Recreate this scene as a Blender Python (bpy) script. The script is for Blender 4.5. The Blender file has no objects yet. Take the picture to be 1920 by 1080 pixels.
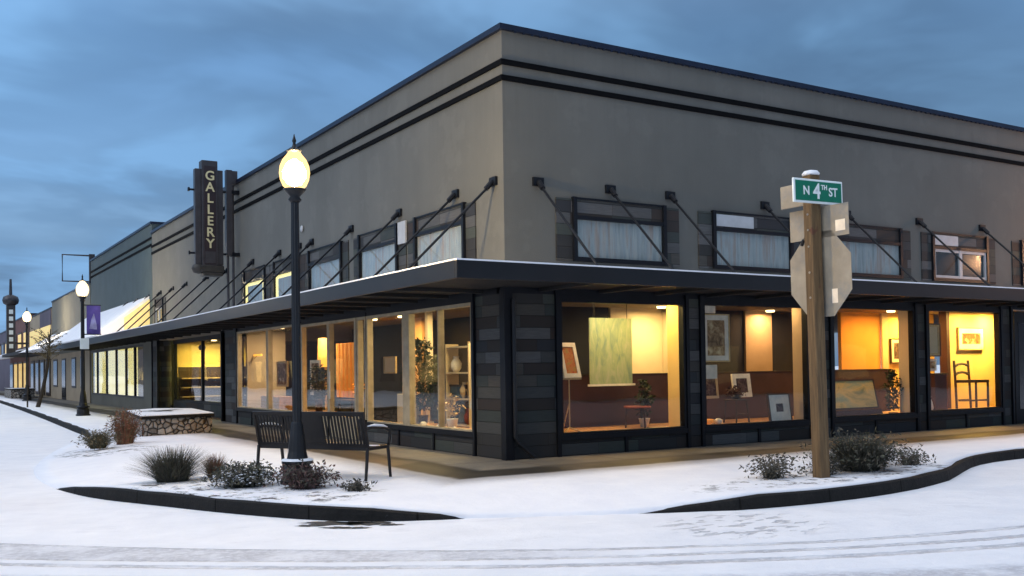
import bpy, math, random
from mathutils import Vector, Matrix
R = math.radians
sc = bpy.context.scene
COL = sc.collection
rnd = random.Random(7)

# ------------------------------------------------------------------ node helper
class X:
    """tiny arithmetic wrapper for shader node sockets"""
    def __init__(s, nt, v): s.nt, s.v = nt, v
    def _op(s, op, *o):
        n = s.nt.nodes.new('ShaderNodeMath'); n.operation = op
        for i, q in enumerate((s,) + o):
            q = q.v if isinstance(q, X) else q
            if isinstance(q, (int, float)): n.inputs[i].default_value = q
            else: s.nt.links.new(q, n.inputs[i])
        return X(s.nt, n.outputs[0])
    def __add__(s, o): return s._op('ADD', o)
    def __radd__(s, o): return s._op('ADD', o)
    def __sub__(s, o): return s._op('SUBTRACT', o)
    def __rsub__(s, o): return X(s.nt, o)._op('SUBTRACT', s)
    def __mul__(s, o): return s._op('MULTIPLY', o)
    def __rmul__(s, o): return s._op('MULTIPLY', o)
    def __truediv__(s, o): return s._op('DIVIDE', o)
    def abs(s): return s._op('ABSOLUTE')
    def floor(s): return s._op('FLOOR')
    def fract(s): return s._op('FRACT')
    def max(s, o): return s._op('MAXIMUM', o)
    def min(s, o): return s._op('MINIMUM', o)
    def pow(s, o): return s._op('POWER', o)
    def step(s, a, b, lo=0., hi=1.):
        n = s.nt.nodes.new('ShaderNodeMapRange'); n.interpolation_type = 'SMOOTHSTEP'
        s.nt.links.new(s.v, n.inputs['Value'])
        for k, q in (('From Min', a), ('From Max', b), ('To Min', lo), ('To Max', hi)):
            if isinstance(q, X): s.nt.links.new(q.v, n.inputs[k])
            else: n.inputs[k].default_value = q
        return X(s.nt, n.outputs[0])
    def to(s, sock): s.nt.links.new(s.v, sock)

class NT:
    def __init__(s, nt): s.nt = nt
    def new(s, t, **k):
        n = s.nt.nodes.new(t)
        for a, b in k.items(): setattr(n, a, b)
        return n
    def link(s, a, b): s.nt.links.new(a.v if isinstance(a, X) else a, b)
    def coords(s, kind='Object'):
        tc = s.new('ShaderNodeTexCoord'); sp = s.new('ShaderNodeSeparateXYZ')
        s.link(tc.outputs[kind], sp.inputs[0])
        return tc.outputs[kind], [X(s.nt, o) for o in sp.outputs]
    def vec(s, a, b, c):
        n = s.new('ShaderNodeCombineXYZ')
        for i, q in enumerate((a, b, c)):
            if isinstance(q, X): s.link(q, n.inputs[i])
            else: n.inputs[i].default_value = q
        return n.outputs[0]
    def noise(s, v, scale, detail=4, rough=.55, dist=0.):
        n = s.new('ShaderNodeTexNoise'); n.inputs['Scale'].default_value = scale
        n.inputs['Detail'].default_value = detail; n.inputs['Roughness'].default_value = rough
        n.inputs['Distortion'].default_value = dist
        if v is not None: s.link(v, n.inputs['Vector'])
        return X(s.nt, n.outputs['Fac'])
    def white(s, v, dims='2D'):
        n = s.new('ShaderNodeTexWhiteNoise', noise_dimensions=dims); s.link(v, n.inputs['Vector'])
        return X(s.nt, n.outputs['Value'])
    def ramp(s, fac, stops, mode='LINEAR'):
        n = s.new('ShaderNodeValToRGB'); cr = n.color_ramp; cr.interpolation = mode
        while len(cr.elements) < len(stops): cr.elements.new(.5)
        for e, (p, c) in zip(cr.elements, stops): e.position = p; e.color = (*c, 1)
        s.link(fac, n.inputs[0]); return n.outputs[0]
    def mix(s, fac, a, b, mode='MIX'):
        n = s.new('ShaderNodeMix', data_type='RGBA', blend_type=mode)
        if isinstance(fac, X): s.link(fac, n.inputs[0])
        else: n.inputs[0].default_value = fac
        for i, q in ((6, a), (7, b)):
            if isinstance(q, tuple): n.inputs[i].default_value = (*q, 1)
            else: s.link(q, n.inputs[i])
        return n.outputs[2]
    def bump(s, h, strength, dist, sock):
        n = s.new('ShaderNodeBump'); n.inputs['Strength'].default_value = strength
        n.inputs['Distance'].default_value = dist
        s.link(h, n.inputs['Height']); s.link(n.outputs[0], sock)

def newmat(name):
    m = bpy.data.materials.new(name); m.use_nodes = True
    t = NT(m.node_tree); b = m.node_tree.nodes['Principled BSDF']
    return m, t, b

def mat(name, col, rough=.6, metal=0., var=.15, scale=6., bump=.0, bscale=60., emit=None, es=0., spec=.5, dirt=None):
    m, t, b = newmat(name)
    v, c = t.coords()
    n = t.noise(v, scale, 5, .6)
    lo = tuple(x * (1 - var) for x in col); hi = tuple(min(1, x * (1 + var)) for x in col)
    colr = t.ramp(n, [(.3, lo), (.7, hi)])
    if dirt:
        colr = t.mix(t.noise(v, scale * .35, 6, .7).step(.5, .72), colr, dirt)
    t.link(colr, b.inputs['Base Color'])
    b.inputs['Roughness'].default_value = rough; b.inputs['Metallic'].default_value = metal
    b.inputs['Specular IOR Level'].default_value = spec
    if bump: t.bump(t.noise(v, bscale, 5, .6), bump, .01, b.inputs['Normal'])
    if emit:
        b.inputs['Emission Color'].default_value = (*emit, 1); b.inputs['Emission Strength'].default_value = es
    return m

M = {}
M['steel'] = mat('dark_painted_steel', (.0065, .008, .012), .42, .0, .25, 3, .15, 90, spec=.22)
M['coping'] = mat('dark_blue_metal_coping', (.010, .016, .036), .4, .2, .3, 2, spec=.3)
M['stripe'] = mat('black_band_paint', (.004, .0045, .0055), .8, 0, .2, 5, spec=.05)
M['fascia'] = mat('dark_canopy_metal', (.006, .0065, .0085), .36, .0, .3, 1.3, .04, 20, spec=.45)
M['soffit'] = mat('dark_soffit_boards', (.010, .009, .009), .75, 0, .5, 1.2, .2, 20)
M['iron'] = mat('black_cast_iron', (.010, .011, .014), .42, .3, .25, 12, .2, 70)
M['bench'] = mat('black_bench_metal', (.012, .010, .010), .45, .2, .3, 12, .1, 70)
M['wood_frame'] = mat('pale_wooden_window_frame', (.36, .30, .20), .55, 0, .2, 5)
M['white_frame'] = mat('white_vinyl_frame', (.42, .44, .46), .5, 0, .1, 5)
M['frame_wood_dark'] = mat('dark_picture_frame', (.05, .03, .02), .5)
M['gold'] = mat('gilt_frame', (.55, .40, .20), .45, .2, .2, 20)
M['mat_board'] = mat('white_mat_board', (.75, .70, .60), .8)
M['cream'] = mat('cream_plaster', (.62, .52, .34), .8, 0, .06, 2)
M['tanwall'] = mat('tan_plaster', (.45, .33, .20), .8, 0, .1, 2)
M['orange'] = mat('orange_plaster', (.66, .33, .075), .8, 0, .08, 1.5)
M['yellow'] = mat('warm_yellow_plaster', (.78, .56, .22), .8, 0, .06, 1.5)
M['navy'] = mat('dark_blue_plaster', (.008, .012, .026), .8, 0, .2, 1.5)
M['maroon'] = mat('maroon_wainscot', (.050, .020, .024), .6, 0, .25, 2.5)
M['deck'] = mat('oak_display_floor', (.50, .27, .12), .45, 0, .3, 5)
M['floor_in'] = mat('brown_gallery_floor', (.12, .07, .04), .5, 0, .2, 3)
M['ceil'] = mat('dim_ceiling', (.22, .20, .17), .9)
M['roof'] = mat('roof_membrane_with_snow', (.7, .72, .76), .9)
M['darkwood'] = mat('dark_stained_wood', (.035, .018, .010), .5, 0, .3, 12)
M['red'] = mat('red_upholstery', (.20, .04, .03), .7, 0, .3, 8)
M['ceramic'] = mat('white_ceramic', (.8, .76, .66), .3)
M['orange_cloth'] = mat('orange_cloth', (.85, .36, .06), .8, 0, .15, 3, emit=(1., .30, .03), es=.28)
M['shade'] = mat('glowing_lamp_shade', (.9, .6, .2), .8, emit=(1., .50, .06), es=1.6)
M['downlight'] = mat('warm_downlight', (1, .8, .5), .5, emit=(1., .72, .34), es=6.)
M['curtain_lit'] = mat('backlit_cream_curtain', (.8, .75, .5), .9, 0, .1, 4, emit=(1., .84, .26), es=1.15)
M['leafd'] = mat('dark_leaf', (.022, .040, .014), .6, 0, .5, 9)
M['twig_dark'] = mat('dark_winter_twigs', (.075, .068, .052), .85, 0, .5, 9)
M['twig_green'] = mat('grey_green_shrub', (.085, .088, .060), .85, 0, .5, 9)
M['twig_red'] = mat('russet_grass', (.20, .085, .05), .85, 0, .4, 9)
M['twig_tan'] = mat('olive_tan_grass', (.14, .11, .06), .85, 0, .4, 9)
M['twig_plum'] = mat('plum_twigs', (.095, .052, .048), .85, 0, .4, 9)
M['green_sign'] = mat('street_sign_green', (.0, .16, .085), .35, 0, .05, 3)
M['sign_white'] = mat('reflective_white', (.80, .86, .84), .35, 0, .04, 3)
M['galv'] = mat('weathered_sign_back', (.30, .255, .19), .6, .0, .22, 3, .1, 50, dirt=(.18, .19, .2))
M['glint_patch'] = mat('painted_glint', (.85, .72, .55), .5)  # bright glints on the sign backs, put in as pale colour
M['sign_body'] = mat('sign_grey_metal', (.055, .052, .058), .45, .4, .2, 4)
M['sign_maroon'] = mat('sign_maroon_face', (.022, .012, .016), .45, 0, .2, 4)
M['sign_base'] = mat('sign_bronze_base', (.04, .036, .032), .5, .3, .2, 4)
M['letters'] = mat('sign_gold_letters', (.55, .50, .30), .4, 0, .05, 3, emit=(.9, .8, .4), es=.05)
M['banner'] = mat('purple_banner', (.10, .07, .30), .8, 0, .35, 3)
M['banner_pale'] = mat('banner_pale_mark', (.40, .38, .62), .8, 0, .3, 5)
M['teal'] = mat('blue_green_render', (.050, .075, .082), .85, 0, .12, 1.2, .2, 30)
M['olive'] = mat('olive_render', (.13, .13, .11), .85, 0, .15, .6)
M['beige'] = mat('beige_render', (.33, .27, .19), .85, 0, .15, .6)
M['redbrown'] = mat('red_brown_brick', (.13, .055, .045), .85, 0, .3, 1)
M['purplegrey'] = mat('purple_grey_render', (.09, .08, .11), .85, 0, .2, .6)
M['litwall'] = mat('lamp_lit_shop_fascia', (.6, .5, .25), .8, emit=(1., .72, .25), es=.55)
M['litwin'] = mat('lit_shop_window', (.6, .5, .25), .6, 0, .6, 2.5, emit=(1., .62, .14), es=.55)
M['darkwin'] = mat('dark_window', (.012, .015, .02), .15, 0, .2, 2)
M['plumb'] = mat('dark_pipe', (.008, .008, .010), .4, .2)
M['kerb'] = None; M['kerb_old'] = mat('wet_dark_kerb', (.0105, .0105, .011), .75, 0, .4, 5, .5, 30, spec=.15)
M['slush'] = mat('dark_wet_slush', (.035, .034, .036), .5, 0, .5, 6, .5, 30)
M['bark'] = mat('dark_bark', (.03, .022, .016), .9, 0, .3, 9)
M['post'] = None

def globe(name, col, es):
    m, t, b = newmat(name); nt = m.node_tree; nt.nodes.remove(b)
    tr = t.new('ShaderNodeBsdfTransparent'); em = t.new('ShaderNodeEmission')
    em.inputs[0].default_value = (*col, 1); em.inputs[1].default_value = es
    mx = t.new('ShaderNodeMixShader'); mx.inputs[0].default_value = .62
    t.link(tr.outputs[0], mx.inputs[1]); t.link(em.outputs[0], mx.inputs[2])
    t.link(mx.outputs[0], nt.nodes['Material Output'].inputs[0]); return m
for nm, col, shell, es in (('globe', (1., .70, .34), (1., .66, .26), 1900.), ('globe_far', (1., .80, .52), (1., .78, .45), 780.), ('globe_sodium', (1., .50, .24), (1., .5, .2), 1000.)):
    M[nm] = globe('frosted_' + nm, shell, 2.3)
    M[nm + '_bulb'] = mat('hot_bulb_' + nm, (1, .9, .8), .4, emit=col, es=es)

def glass(name, refl=1., tint=(.96, .97, .96)):
    m, t, b = newmat(name); nt = m.node_tree; nt.nodes.remove(b)
    tr = t.new('ShaderNodeBsdfTransparent'); tr.inputs[0].default_value = (*tint, 1)
    gl = t.new('ShaderNodeBsdfGlossy'); gl.inputs['Roughness'].default_value = .015
    gl.inputs['Color'].default_value = (refl, refl, refl, 1)
    fr = t.new('ShaderNodeLayerWeight'); fr.inputs['Blend'].default_value = .5
    v, c = t.coords()
    t.bump(t.noise(v, .9, 2, .4), .015, .3, gl.inputs['Normal'])
    f = X(nt, fr.outputs['Facing']).pow(5.) * .8 + .012
    mx = t.new('ShaderNodeMixShader'); t.link(f, mx.inputs[0])
    t.link(tr.outputs[0], mx.inputs[1]); t.link(gl.outputs[0], mx.inputs[2])
    t.link(mx.outputs[0], nt.nodes['Material Output'].inputs[0])
    return m
M['glass'] = glass('shop_window_glass')

def stucco():
    m, t, b = newmat('taupe_stucco'); v, c = t.coords()
    n1 = t.noise(v, .35, 5, .6); n2 = t.noise(t.vec(c[0] * 1.4 + c[1] * 1.4, 0., c[2] * .12), 2.2, 5, .65)
    col = t.ramp(n1 * .8 + n2 * .2, [(.32, (.094, .096, .088)), (.64, (.128, .129, .118))])
    st = t.noise(t.vec((c[0] + c[1]) * 2.6, 1., c[2] * .10), 2.6, 5, .75).step(.50, .74) * c[2].step(4.6, 6.2)
    col = t.mix(st * .16, col, (.055, .054, .05))
    pt = t.noise(v, .9, 4, .65).step(.54, .60, 0., .12); col = t.mix(pt, col, (.19, .19, .175))
    t.link(col, b.inputs['Base Color']); b.inputs['Roughness'].default_value = .88
    t.bump(t.noise(v, 45, 6, .7) + t.noise(v, 3, 3, .5) * .6, .35, .01, b.inputs['Normal'])
    return m
M['stucco'] = stucco()

def cladding():
    """staggered stone and timber planks of many dark tones"""
    m, t, b = newmat('mixed_tone_plank_cladding'); v, c = t.coords()
    u = c[0] + c[1]; h = c[2] + .02
    zz = h / .19; row = zz.floor()
    w1 = t.white(t.vec(row, 7., 0.))
    uu = u / .85 + w1 * 7.; cell = uu.floor()
    r = t.white(t.vec(row * 1.3 + 11., cell * 3.1, 0.))
    pal = [(.018, .018, .019), (.050, .053, .052), (.026, .033, .037), (.075, .077, .078), (.034, .022, .017), (.017, .020, .026),
           (.044, .054, .046), (.024, .017, .014), (.062, .058, .050), (.032, .042, .039), (.021, .021, .021), (.095, .096, .097)]
    colr = t.ramp(r, [(i / len(pal), q) for i, q in enumerate(pal)], 'CONSTANT')
    grain = t.noise(t.vec(u * 3., u * .7, h * 45.), 1.5, 5, .65)
    colr = t.mix(grain.step(.25, .8, 0., .5), colr, (.02, .02, .02))
    gap = (zz.fract().step(0., .05) * (1. - zz.fract().step(.95, 1.))) * uu.fract().step(0., .012)
    colr = t.mix(gap, (.004, .004, .004), colr)
    t.link(colr, b.inputs['Base Color']); b.inputs['Roughness'].default_value = .75
    t.bump(gap * 1.5 + grain * .35 + r * .8, .5, .012, b.inputs['Normal'])
    return m
M['clad'] = cladding()

def window_art(name, c1, c2, c3, scale=2., stretch=1.):
    m, t, b = newmat(name); v, c = t.coords()
    n = t.noise(t.vec((c[0] + c[1]) * stretch, 3., c[2]), scale, 5, .6, .8)
    t.link(t.ramp(n, [(.3, c1), (.5, c2), (.68, c3)]), b.inputs['Base Color']); b.inputs['Roughness'].default_value = .7
    return m
M['art_green'] = window_art('pale_green_abstract', (.17, .27, .22), (.32, .40, .22), (.42, .44, .30), 3., 3.0)
M['art_red'] = window_art('red_ochre_abstract', (.30, .04, .02), (.45, .14, .04), (.25, .20, .05), 14.)
M['art_sepia'] = window_art('sepia_figure_print', (.07, .04, .02), (.32, .20, .10), (.62, .50, .30), 7.)
M['art_dark'] = window_art('dark_small_print', (.02, .01, .015), (.07, .04, .05), (.22, .16, .12), 12.)
M['art_land'] = window_art('dark_landscape_print', (.05, .03, .015), (.22, .10, .04), (.6, .42, .25), 7.)
M['art_field'] = window_art('yellow_field_painting', (.16, .22, .12), (.72, .54, .20), (.36, .42, .26), 3.2, .4)
M['art_blue'] = window_art('dark_blue_painting', (.02, .04, .06), (.05, .10, .13), (.16, .18, .14), 4.)
M['curtain_blue'] = None

def curtain():
    m, t, b = newmat('pale_blue_grey_curtain'); v, c = t.coords()
    u = c[0] + c[1]
    n = t.noise(t.vec(u * 9., u * 2., c[2] * .5), 1.2, 4, .6)
    n2 = t.noise(v, 1.4, 3, .5)
    col = t.ramp(n * .7 + n2 * .3, [(.3, (.16, .20, .22)), (.5, (.34, .38, .40)), (.62, (.30, .25, .23)), (.75, (.40, .45, .48))])
    t.link(col, b.inputs['Base Color']); b.inputs['Roughness'].default_value = .8
    return m
M['curtain_blue'] = curtain()

def kerbmat():
    m, t, b = newmat('wet_dark_kerb_stone'); v, c = t.coords()
    f = t.noise(v, 22, 6, .7); g = t.noise(v, 2.6, 5, .65)
    col = t.ramp(f * .5 + g * .5, [(.3, (.007, .007, .0075)), (.6, (.018, .0175, .017)), (.8, (.05, .05, .052))])
    j = (((c[0] - c[1] * .55) / 1.35).fract() - .5).abs().step(.488, .496)
    col = t.mix(j * .9, col, (.002, .002, .002))
    col = t.mix(t.noise(v, 6., 6, .7).step(.68, .78, 0., .3), col, (.25, .26, .28))
    t.link(col, b.inputs['Base Color']); b.inputs['Roughness'].default_value = .75; b.inputs['Specular IOR Level'].default_value = .15
    t.bump(f + g - j, .7, .02, b.inputs['Normal']); return m
M['kerb'] = kerbmat()

def postwood():
    m, t, b = newmat('treated_timber_post'); v, c = t.coords()
    n = t.noise(t.vec(c[0] * 22., c[1] * 22., c[2] * 1.3), 1.6, 6, .65)
    k = t.noise(v, 5., 2, .5)
    col = t.ramp(n, [(.25, (.05, .030, .014)), (.55, (.145, .088, .038)), (.8, (.20, .135, .065))])
    col = t.mix(k.step(.66, .72, 0., .8), col, (.10, .035, .02))
    t.link(col, b.inputs['Base Color']); b.inputs['Roughness'].default_value = .85
    t.bump(n, .5, .01, b.inputs['Normal']); return m
M['post'] = postwood()

def stone():
    m, t, b = newmat('mortared_field_stone'); v, c = t.coords()
    vo = t.new('ShaderNodeTexVoronoi', feature='DISTANCE_TO_EDGE'); vo.inputs['Scale'].default_value = 7.
    vc = t.new('ShaderNodeTexVoronoi'); vc.inputs['Scale'].default_value = 7.
    t.link(v, vo.inputs['Vector']); t.link(v, vc.inputs['Vector'])
    e = X(m.node_tree, vo.outputs[0])
    sp = t.new('ShaderNodeSeparateColor'); t.link(vc.outputs['Color'], sp.inputs[0])
    col = t.ramp(X(m.node_tree, sp.outputs[0]), [(0, (.16, .15, .14)), (.3, (.36, .34, .31)), (.6, (.46, .44, .41)), (1, (.24, .21, .18))])
    col = t.mix(e.step(.03, .10), (.015, .013, .012), col)
    col = t.mix(t.noise(v, 18, 4, .6).step(.3, .8, .0, .4), col, (.08, .07, .06))
    t.link(col, b.inputs['Base Color']); b.inputs['Roughness'].default_value = .85
    t.bump(e.step(0., .2) + t.noise(v, 30, 4) * .2, .9, .05, b.inputs['Normal']); return m
M['stone'] = stone()

def snow_only(name='settled_snow'):
    m, t, b = newmat(name); v, c = t.coords()
    t.link(t.ramp(t.noise(v, 2.5, 5, .6), [(.3, (.76, .78, .83)), (.7, (.86, .87, .90))]), b.inputs['Base Color'])
    b.inputs['Roughness'].default_value = .75
    t.bump(t.noise(v, 9, 6, .65), .5, .03, b.inputs['Normal']); return m
M['snow'] = snow_only()

def road():
    m, t, b = newmat('snow_covered_road'); v, c = t.coords(); x, y = c[0], c[1]
    wob = (t.noise(t.vec(x * .8, y * .8, 0.), 1.5, 4, .6) - .5) * .10
    fine = t.noise(v, 14, 5, .7); med = t.noise(v, 2.2, 5, .6); big = t.noise(v, .35, 4, .55)
    wob = wob + (t.noise(v, 7., 4, .7) - .5) * .11
    brk = t.noise(v, 1.7, 4, .65).step(.36, .56, .35, 1.)
    def curve(a, q, k): return (x * x) * a + x * q + k
    c0 = curve(.0522, -.2754, -7.445); c1 = curve(.0385, -.3057, -7.815)
    c2 = curve(.0420, -.2844, -8.163); c3 = curve(.0334, -.3786, -8.852)
    def line(cv, w): return 1. - ((y - cv) + wob).abs().step(w * .35, w)
    on = x.step(-13., -10.) 
    band = (c0 + wob - y).step(-.05, .1) * (y + wob * -1. - c1).step(-.05, .1) * (1. - x.step(-4.6, -2.4)) * .75
    far = (c3 - y + wob).step(-.05, .25) * (1. - (c3 - y).step(1.2, 1.8)) * .75
    tr = (line(c0, .075).max(line(c1, .08)).max(line(c2, .10)) * .85).max(band).max(far)
    # wheel tracks down the side street
    s1 = 1. - (x + 9.0 + wob * 3.).abs().step(.2, .55); s2 = 1. - (x + 7.3 + wob * 3.).abs().step(.2, .5)
    s = s1.max(s2) * y.step(9., 14.) * .45
    dirt = (tr * fine.step(.30, .60, .35, 1.) * brk).max(s) 
    base = t.ramp(med * .6 + big * .4, [(.3, (.72, .74, .79)), (.7, (.86, .87, .90))])
    base = t.mix(big.step(.50, .70, 0., .28), base, (.56, .56, .60))
    grit = t.noise(v, 38, 3, .6).step(.66, .74) * t.noise(v, 1.1, 4, .6).step(.45, .65)
    base = t.mix(grit * .55, base, (.22, .21, .21))
    lumps = t.noise(t.vec(x * .6 + y * .35, y * 1.0, 0.), 1.6, 6, .7)
    base = t.mix(lumps.step(.56, .66, 0., .22), base, (.50, .51, .56))
    col = t.mix(dirt * .85, base, (.30, .30, .335))
    # a few scuffs where someone crossed
    fx = x + .9; fy = y + 6.0
    foot = (1. - (fx * fx + fy * fy * 1.6).step(.25, 1.2)) * t.noise(t.vec(x, y * 2.2, 0.), 3.6, 3, .5).step(.54, .60)
    col = t.mix(foot * .6, col, (.30, .31, .35))
    t.link(col, b.inputs['Base Color']); b.inputs['Roughness'].default_value = .8
    h = med * .7 + fine * .3 + lumps * .9 + t.noise(v, 50, 4, .7) * .15 - tr * 1.2 - foot * .8
    t.bump(h, .75, .05, b.inputs['Normal']); return m
M['road'] = road()

def walk():
    m, t, b = newmat('pavement_snow_and_wet_concrete'); v, c = t.coords(); x, y = c[0], c[1]
    d = (x * -1.).max(y * -1.)                              # distance out from the building front
    wob = (t.noise(v, .8, 5, .6) - .5)
    e = d + wob * .35
    med = t.noise(v, 2.4, 5, .6); fine = t.noise(v, 16, 5, .7); big = t.noise(v, .5, 3, .5)
    conc = t.ramp(med * .5 + fine * .5, [(.3, (.130, .120, .100)), (.7, (.215, .200, .172))])
    conc = t.mix(e.step(.98, 1.2), conc, (.015, .014, .013))
    conc = t.mix(big.step(.52, .62, 0., .6), conc, (.10, .088, .07))
    # joints of the slabs
    jx = ((x / 1.5).fract() - .5).abs().step(.485, .495); jy = ((y / 1.5).fract() - .5).abs().step(.485, .495)
    conc = t.mix(jx.max(jy) * .7, conc, (.03, .028, .025))
    slush = (.36, .36, .38)
    snow = t.ramp(med * .6 + big * .4, [(.3, (.74, .76, .82)), (.7, (.86, .87, .90))])
    soil = t.noise(v, 4.2, 6, .75)
    # bare soil showing through in the planted strips
    def bed(cx, cy, rx, ry):
        ax = (x - cx) / rx; ay = (y - cy) / ry
        return 1. - (ax * ax + ay * ay).step(.35, 1.1)
    beds = bed(-4.7, -.6, 1.2, 1.9).max(bed(-4.0, -1.9, 1.0, 1.1)).max(bed(2.2, -4.55, 2.6, .65)).max(bed(-4.7, 7.4, 1.0, 1.6))
    snow = t.mix(beds * soil.step(.52, .60), snow, (.05, .045, .04))
    col = t.mix(e.step(1.80, 1.95), conc, slush)
    col = t.mix((e + fine * .25).step(2.0, 2.75), col, snow)
    t.link(col, b.inputs['Base Color'])
    rg = e.step(1.0, 1.5, .8, .6); rg = rg + e.step(1.9, 2.1) * .2
    t.link(rg, b.inputs['Roughness'])
    sn = e.step(1.8, 2.4)
    t.bump((med * .7 + fine * .3 + soil * beds * 1.2) * (sn * .95 + .05), .6, .05, b.inputs['Normal']); return m
M['walk'] = walk()

# ------------------------------------------------------------------ mesh helper
class MB:
    def __init__(s): s.v, s.f = [], []
    def add(s, vs, fs):
        o = len(s.v); s.v += [tuple(q) for q in vs]; s.f += [tuple(i + o for i in f) for f in fs]; return s
    def box(s, x0, x1, y0, y1, z0, z1, mx=None):
        vs = [Vector((x, y, z)) for x in (x0, x1) for y in (y0, y1) for z in (z0, z1)]
        if mx is not None: vs = [mx @ q for q in vs]
        return s.add(vs, [(0, 1, 3, 2), (4, 6, 7, 5), (0, 4, 5, 1), (2, 3, 7, 6), (0, 2, 6, 4), (1, 5, 7, 3)])
    def tube(s, pts, r, n=8, cap=True):
        pts = [Vector(p) for p in pts]; rs = r if isinstance(r, (list, tuple)) else [r] * len(pts)
        vs, fs = [], []
        for i, p in enumerate(pts):
            d = (pts[min(i + 1, len(pts) - 1)] - pts[max(i - 1, 0)]).normalized()
            a = d.cross(Vector((0, 0, 1)) if abs(d.z) < .95 else Vector((1, 0, 0))).normalized(); b = d.cross(a)
            vs += [p + (a * math.cos(2 * math.pi * k / n) + b * math.sin(2 * math.pi * k / n)) * rs[i] for k in range(n)]
        for i in range(len(pts) - 1):
            for k in range(n):
                fs.append((i * n + k, i * n + (k + 1) % n, (i + 1) * n + (k + 1) % n, (i + 1) * n + k))
        if cap: fs += [tuple(range(n))[::-1], tuple(range((len(pts) - 1) * n, len(pts) * n))]
        return s.add(vs, fs)
    def lathe(s, prof, c=(0, 0, 0), n=24, flute=0.):
        vs, fs = [], []
        for r, z in prof:
            for k in range(n):
                rr = r * (1 - flute * (k % 2)) if flute else r
                a = 2 * math.pi * k / n; vs.append((c[0] + rr * math.cos(a), c[1] + rr * math.sin(a), c[2] + z))
        m = len(prof)
        for i in range(m - 1):
            for k in range(n): fs.append((i * n + k, i * n + (k + 1) % n, (i + 1) * n + (k + 1) % n, (i + 1) * n + k))
        fs += [tuple(range(n))[::-1], tuple(range((m - 1) * n, m * n))]
        return s.add(vs, fs)
    def prism(s, poly, axis, a, b):
        """polygon in the two other axes, extruded from a to b along axis"""
        n = len(poly)
        def P(u, w, t): return {0: (t, u, w), 1: (u, t, w), 2: (u, w, t)}[axis]
        vs = [P(u, w, a) for u, w in poly] + [P(u, w, b) for u, w in poly]
        return s.add(vs, [tuple(range(n))[::-1], tuple(range(n, 2 * n))] + [(i, (i + 1) % n, (i + 1) % n + n, i + n) for i in range(n)])
    def build(s, name, m, parent=None, smooth=False, bevel=0., loc=None):
        me = bpy.data.meshes.new(name); me.from_pydata(s.v, [], s.f); me.update()
        me.materials.append(M[m] if isinstance(m, str) else m)
        if smooth: me.shade_smooth()
        o = bpy.data.objects.new(name, me); COL.objects.link(o)
        if parent: o.parent = parent
        if loc: o.location = loc
        if bevel:
            md = o.modifiers.new('bevel', 'BEVEL'); md.width = bevel; md.segments = 2; md.limit_method = 'ANGLE'
        return o
def B(*a, **k): return MB().box(*a, **k)

def tag(o, label=None, cat=None, group=None, kind=None):
    if label: o['label'] = label
    if cat: o['category'] = cat
    if group: o['group'] = group
    if kind: o['kind'] = kind
    return o
def thing(name, label, cat, loc=(0, 0, 0), rz=0., group=None):
    o = bpy.data.objects.new(name, None); COL.objects.link(o); o.location = loc; o.rotation_euler = (0, 0, rz)
    o.empty_display_size = .2
    return tag(o, label, cat, group)
def kids(o): return [c for c in bpy.data.objects if c.parent == o]
def copy_tree(o, parent=None):
    c = o.copy(); COL.objects.link(c)
    if parent: c.parent = parent
    for ch in kids(o): copy_tree(ch, c)
    return c
def text(body, size, name, m, parent, mx, ext=.006, align='CENTER', line=1., bold=0.):
    cu = bpy.data.curves.new(name, 'FONT'); cu.body = body; cu.size = size; cu.extrude = ext
    cu.align_x = align; cu.align_y = 'CENTER'; cu.space_line = line; cu.offset = bold
    o = bpy.data.objects.new(name, cu); COL.objects.link(o)
    dg = bpy.context.evaluated_depsgraph_get(); me = bpy.data.meshes.new_from_object(o.evaluated_get(dg))
    bpy.data.objects.remove(o); me.transform(mx); me.materials.clear(); me.materials.append(M[m])
    q = bpy.data.objects.new(name, me); COL.objects.link(q); q.parent = parent; return q

# ------------------------------------------------------------------ ground
G = .15
def grid_sheet(x0, x1, y0, y1, z): return MB().add([(x0, y0, z), (x1, y0, z), (x1, y1, z), (x0, y1, z)], [(0, 1, 2, 3)])
tag(grid_sheet(-600, 600, -600, 900, -.02).build('ground', 'snow'), kind='structure')
tag(grid_sheet(-60, 90, -40, 220, 0.).build('road', 'road'), kind='structure')

# kerb line: x, y, top height, following the street, the corner bulb and the cross street
KERB = [(-2.2, 220, .15), (-2.9, 60, .15), (-3.2, 54, .15), (-3.45, 38, .15), (-3.72, 26, .15), (-3.95, 18, .15), (-4.03, 14.8, .14), (-4.15, 13.3, .03), (-4.8, 11.5, .02),
        (-5.5, 8.9, .02), (-6.1, 6.0, .02), (-6.3, 4.2, .02), (-6.32, 2.9, .015), (-6.26, 2.1, .02), (-6.17, 1.5, .06), (-6.08, 1.0, .105), (-5.87, .24, .15), (-5.43, -.79, .15), (-5.03, -1.72, .15), (-4.65, -2.47, .15),
        (-4.4, -2.9, .15), (-4.13, -3.26, .148), (-3.84, -3.52, .125), (-3.55, -3.70, .09), (-3.2, -3.86, .055), (-2.9, -3.98, .018), (-2.3, -4.28, .01), (-1.6, -4.62, .01), (-1.0, -4.92, .038), (-.75, -5.02, .062), (-.51, -5.11, .09), (-.26, -5.24, .12), (.1, -5.32, .145),
        (.46, -5.37, .15), (.9, -5.41, .15), (1.49, -5.42, .15), (2.22, -5.37, .15), (2.85, -5.27, .15), (3.39, -5.13, .15), (3.95, -4.96, .15), (4.47, -4.72, .15), (5.05, -4.44, .15), (5.64, -4.17, .15), (6.15, -3.99, .15),
        (6.69, -3.88, .15), (7.56, -3.82, .15), (9, -3.8, .15), (14, -3.8, .15), (30, -3.8, .15), (90, -3.8, .15)]
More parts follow.
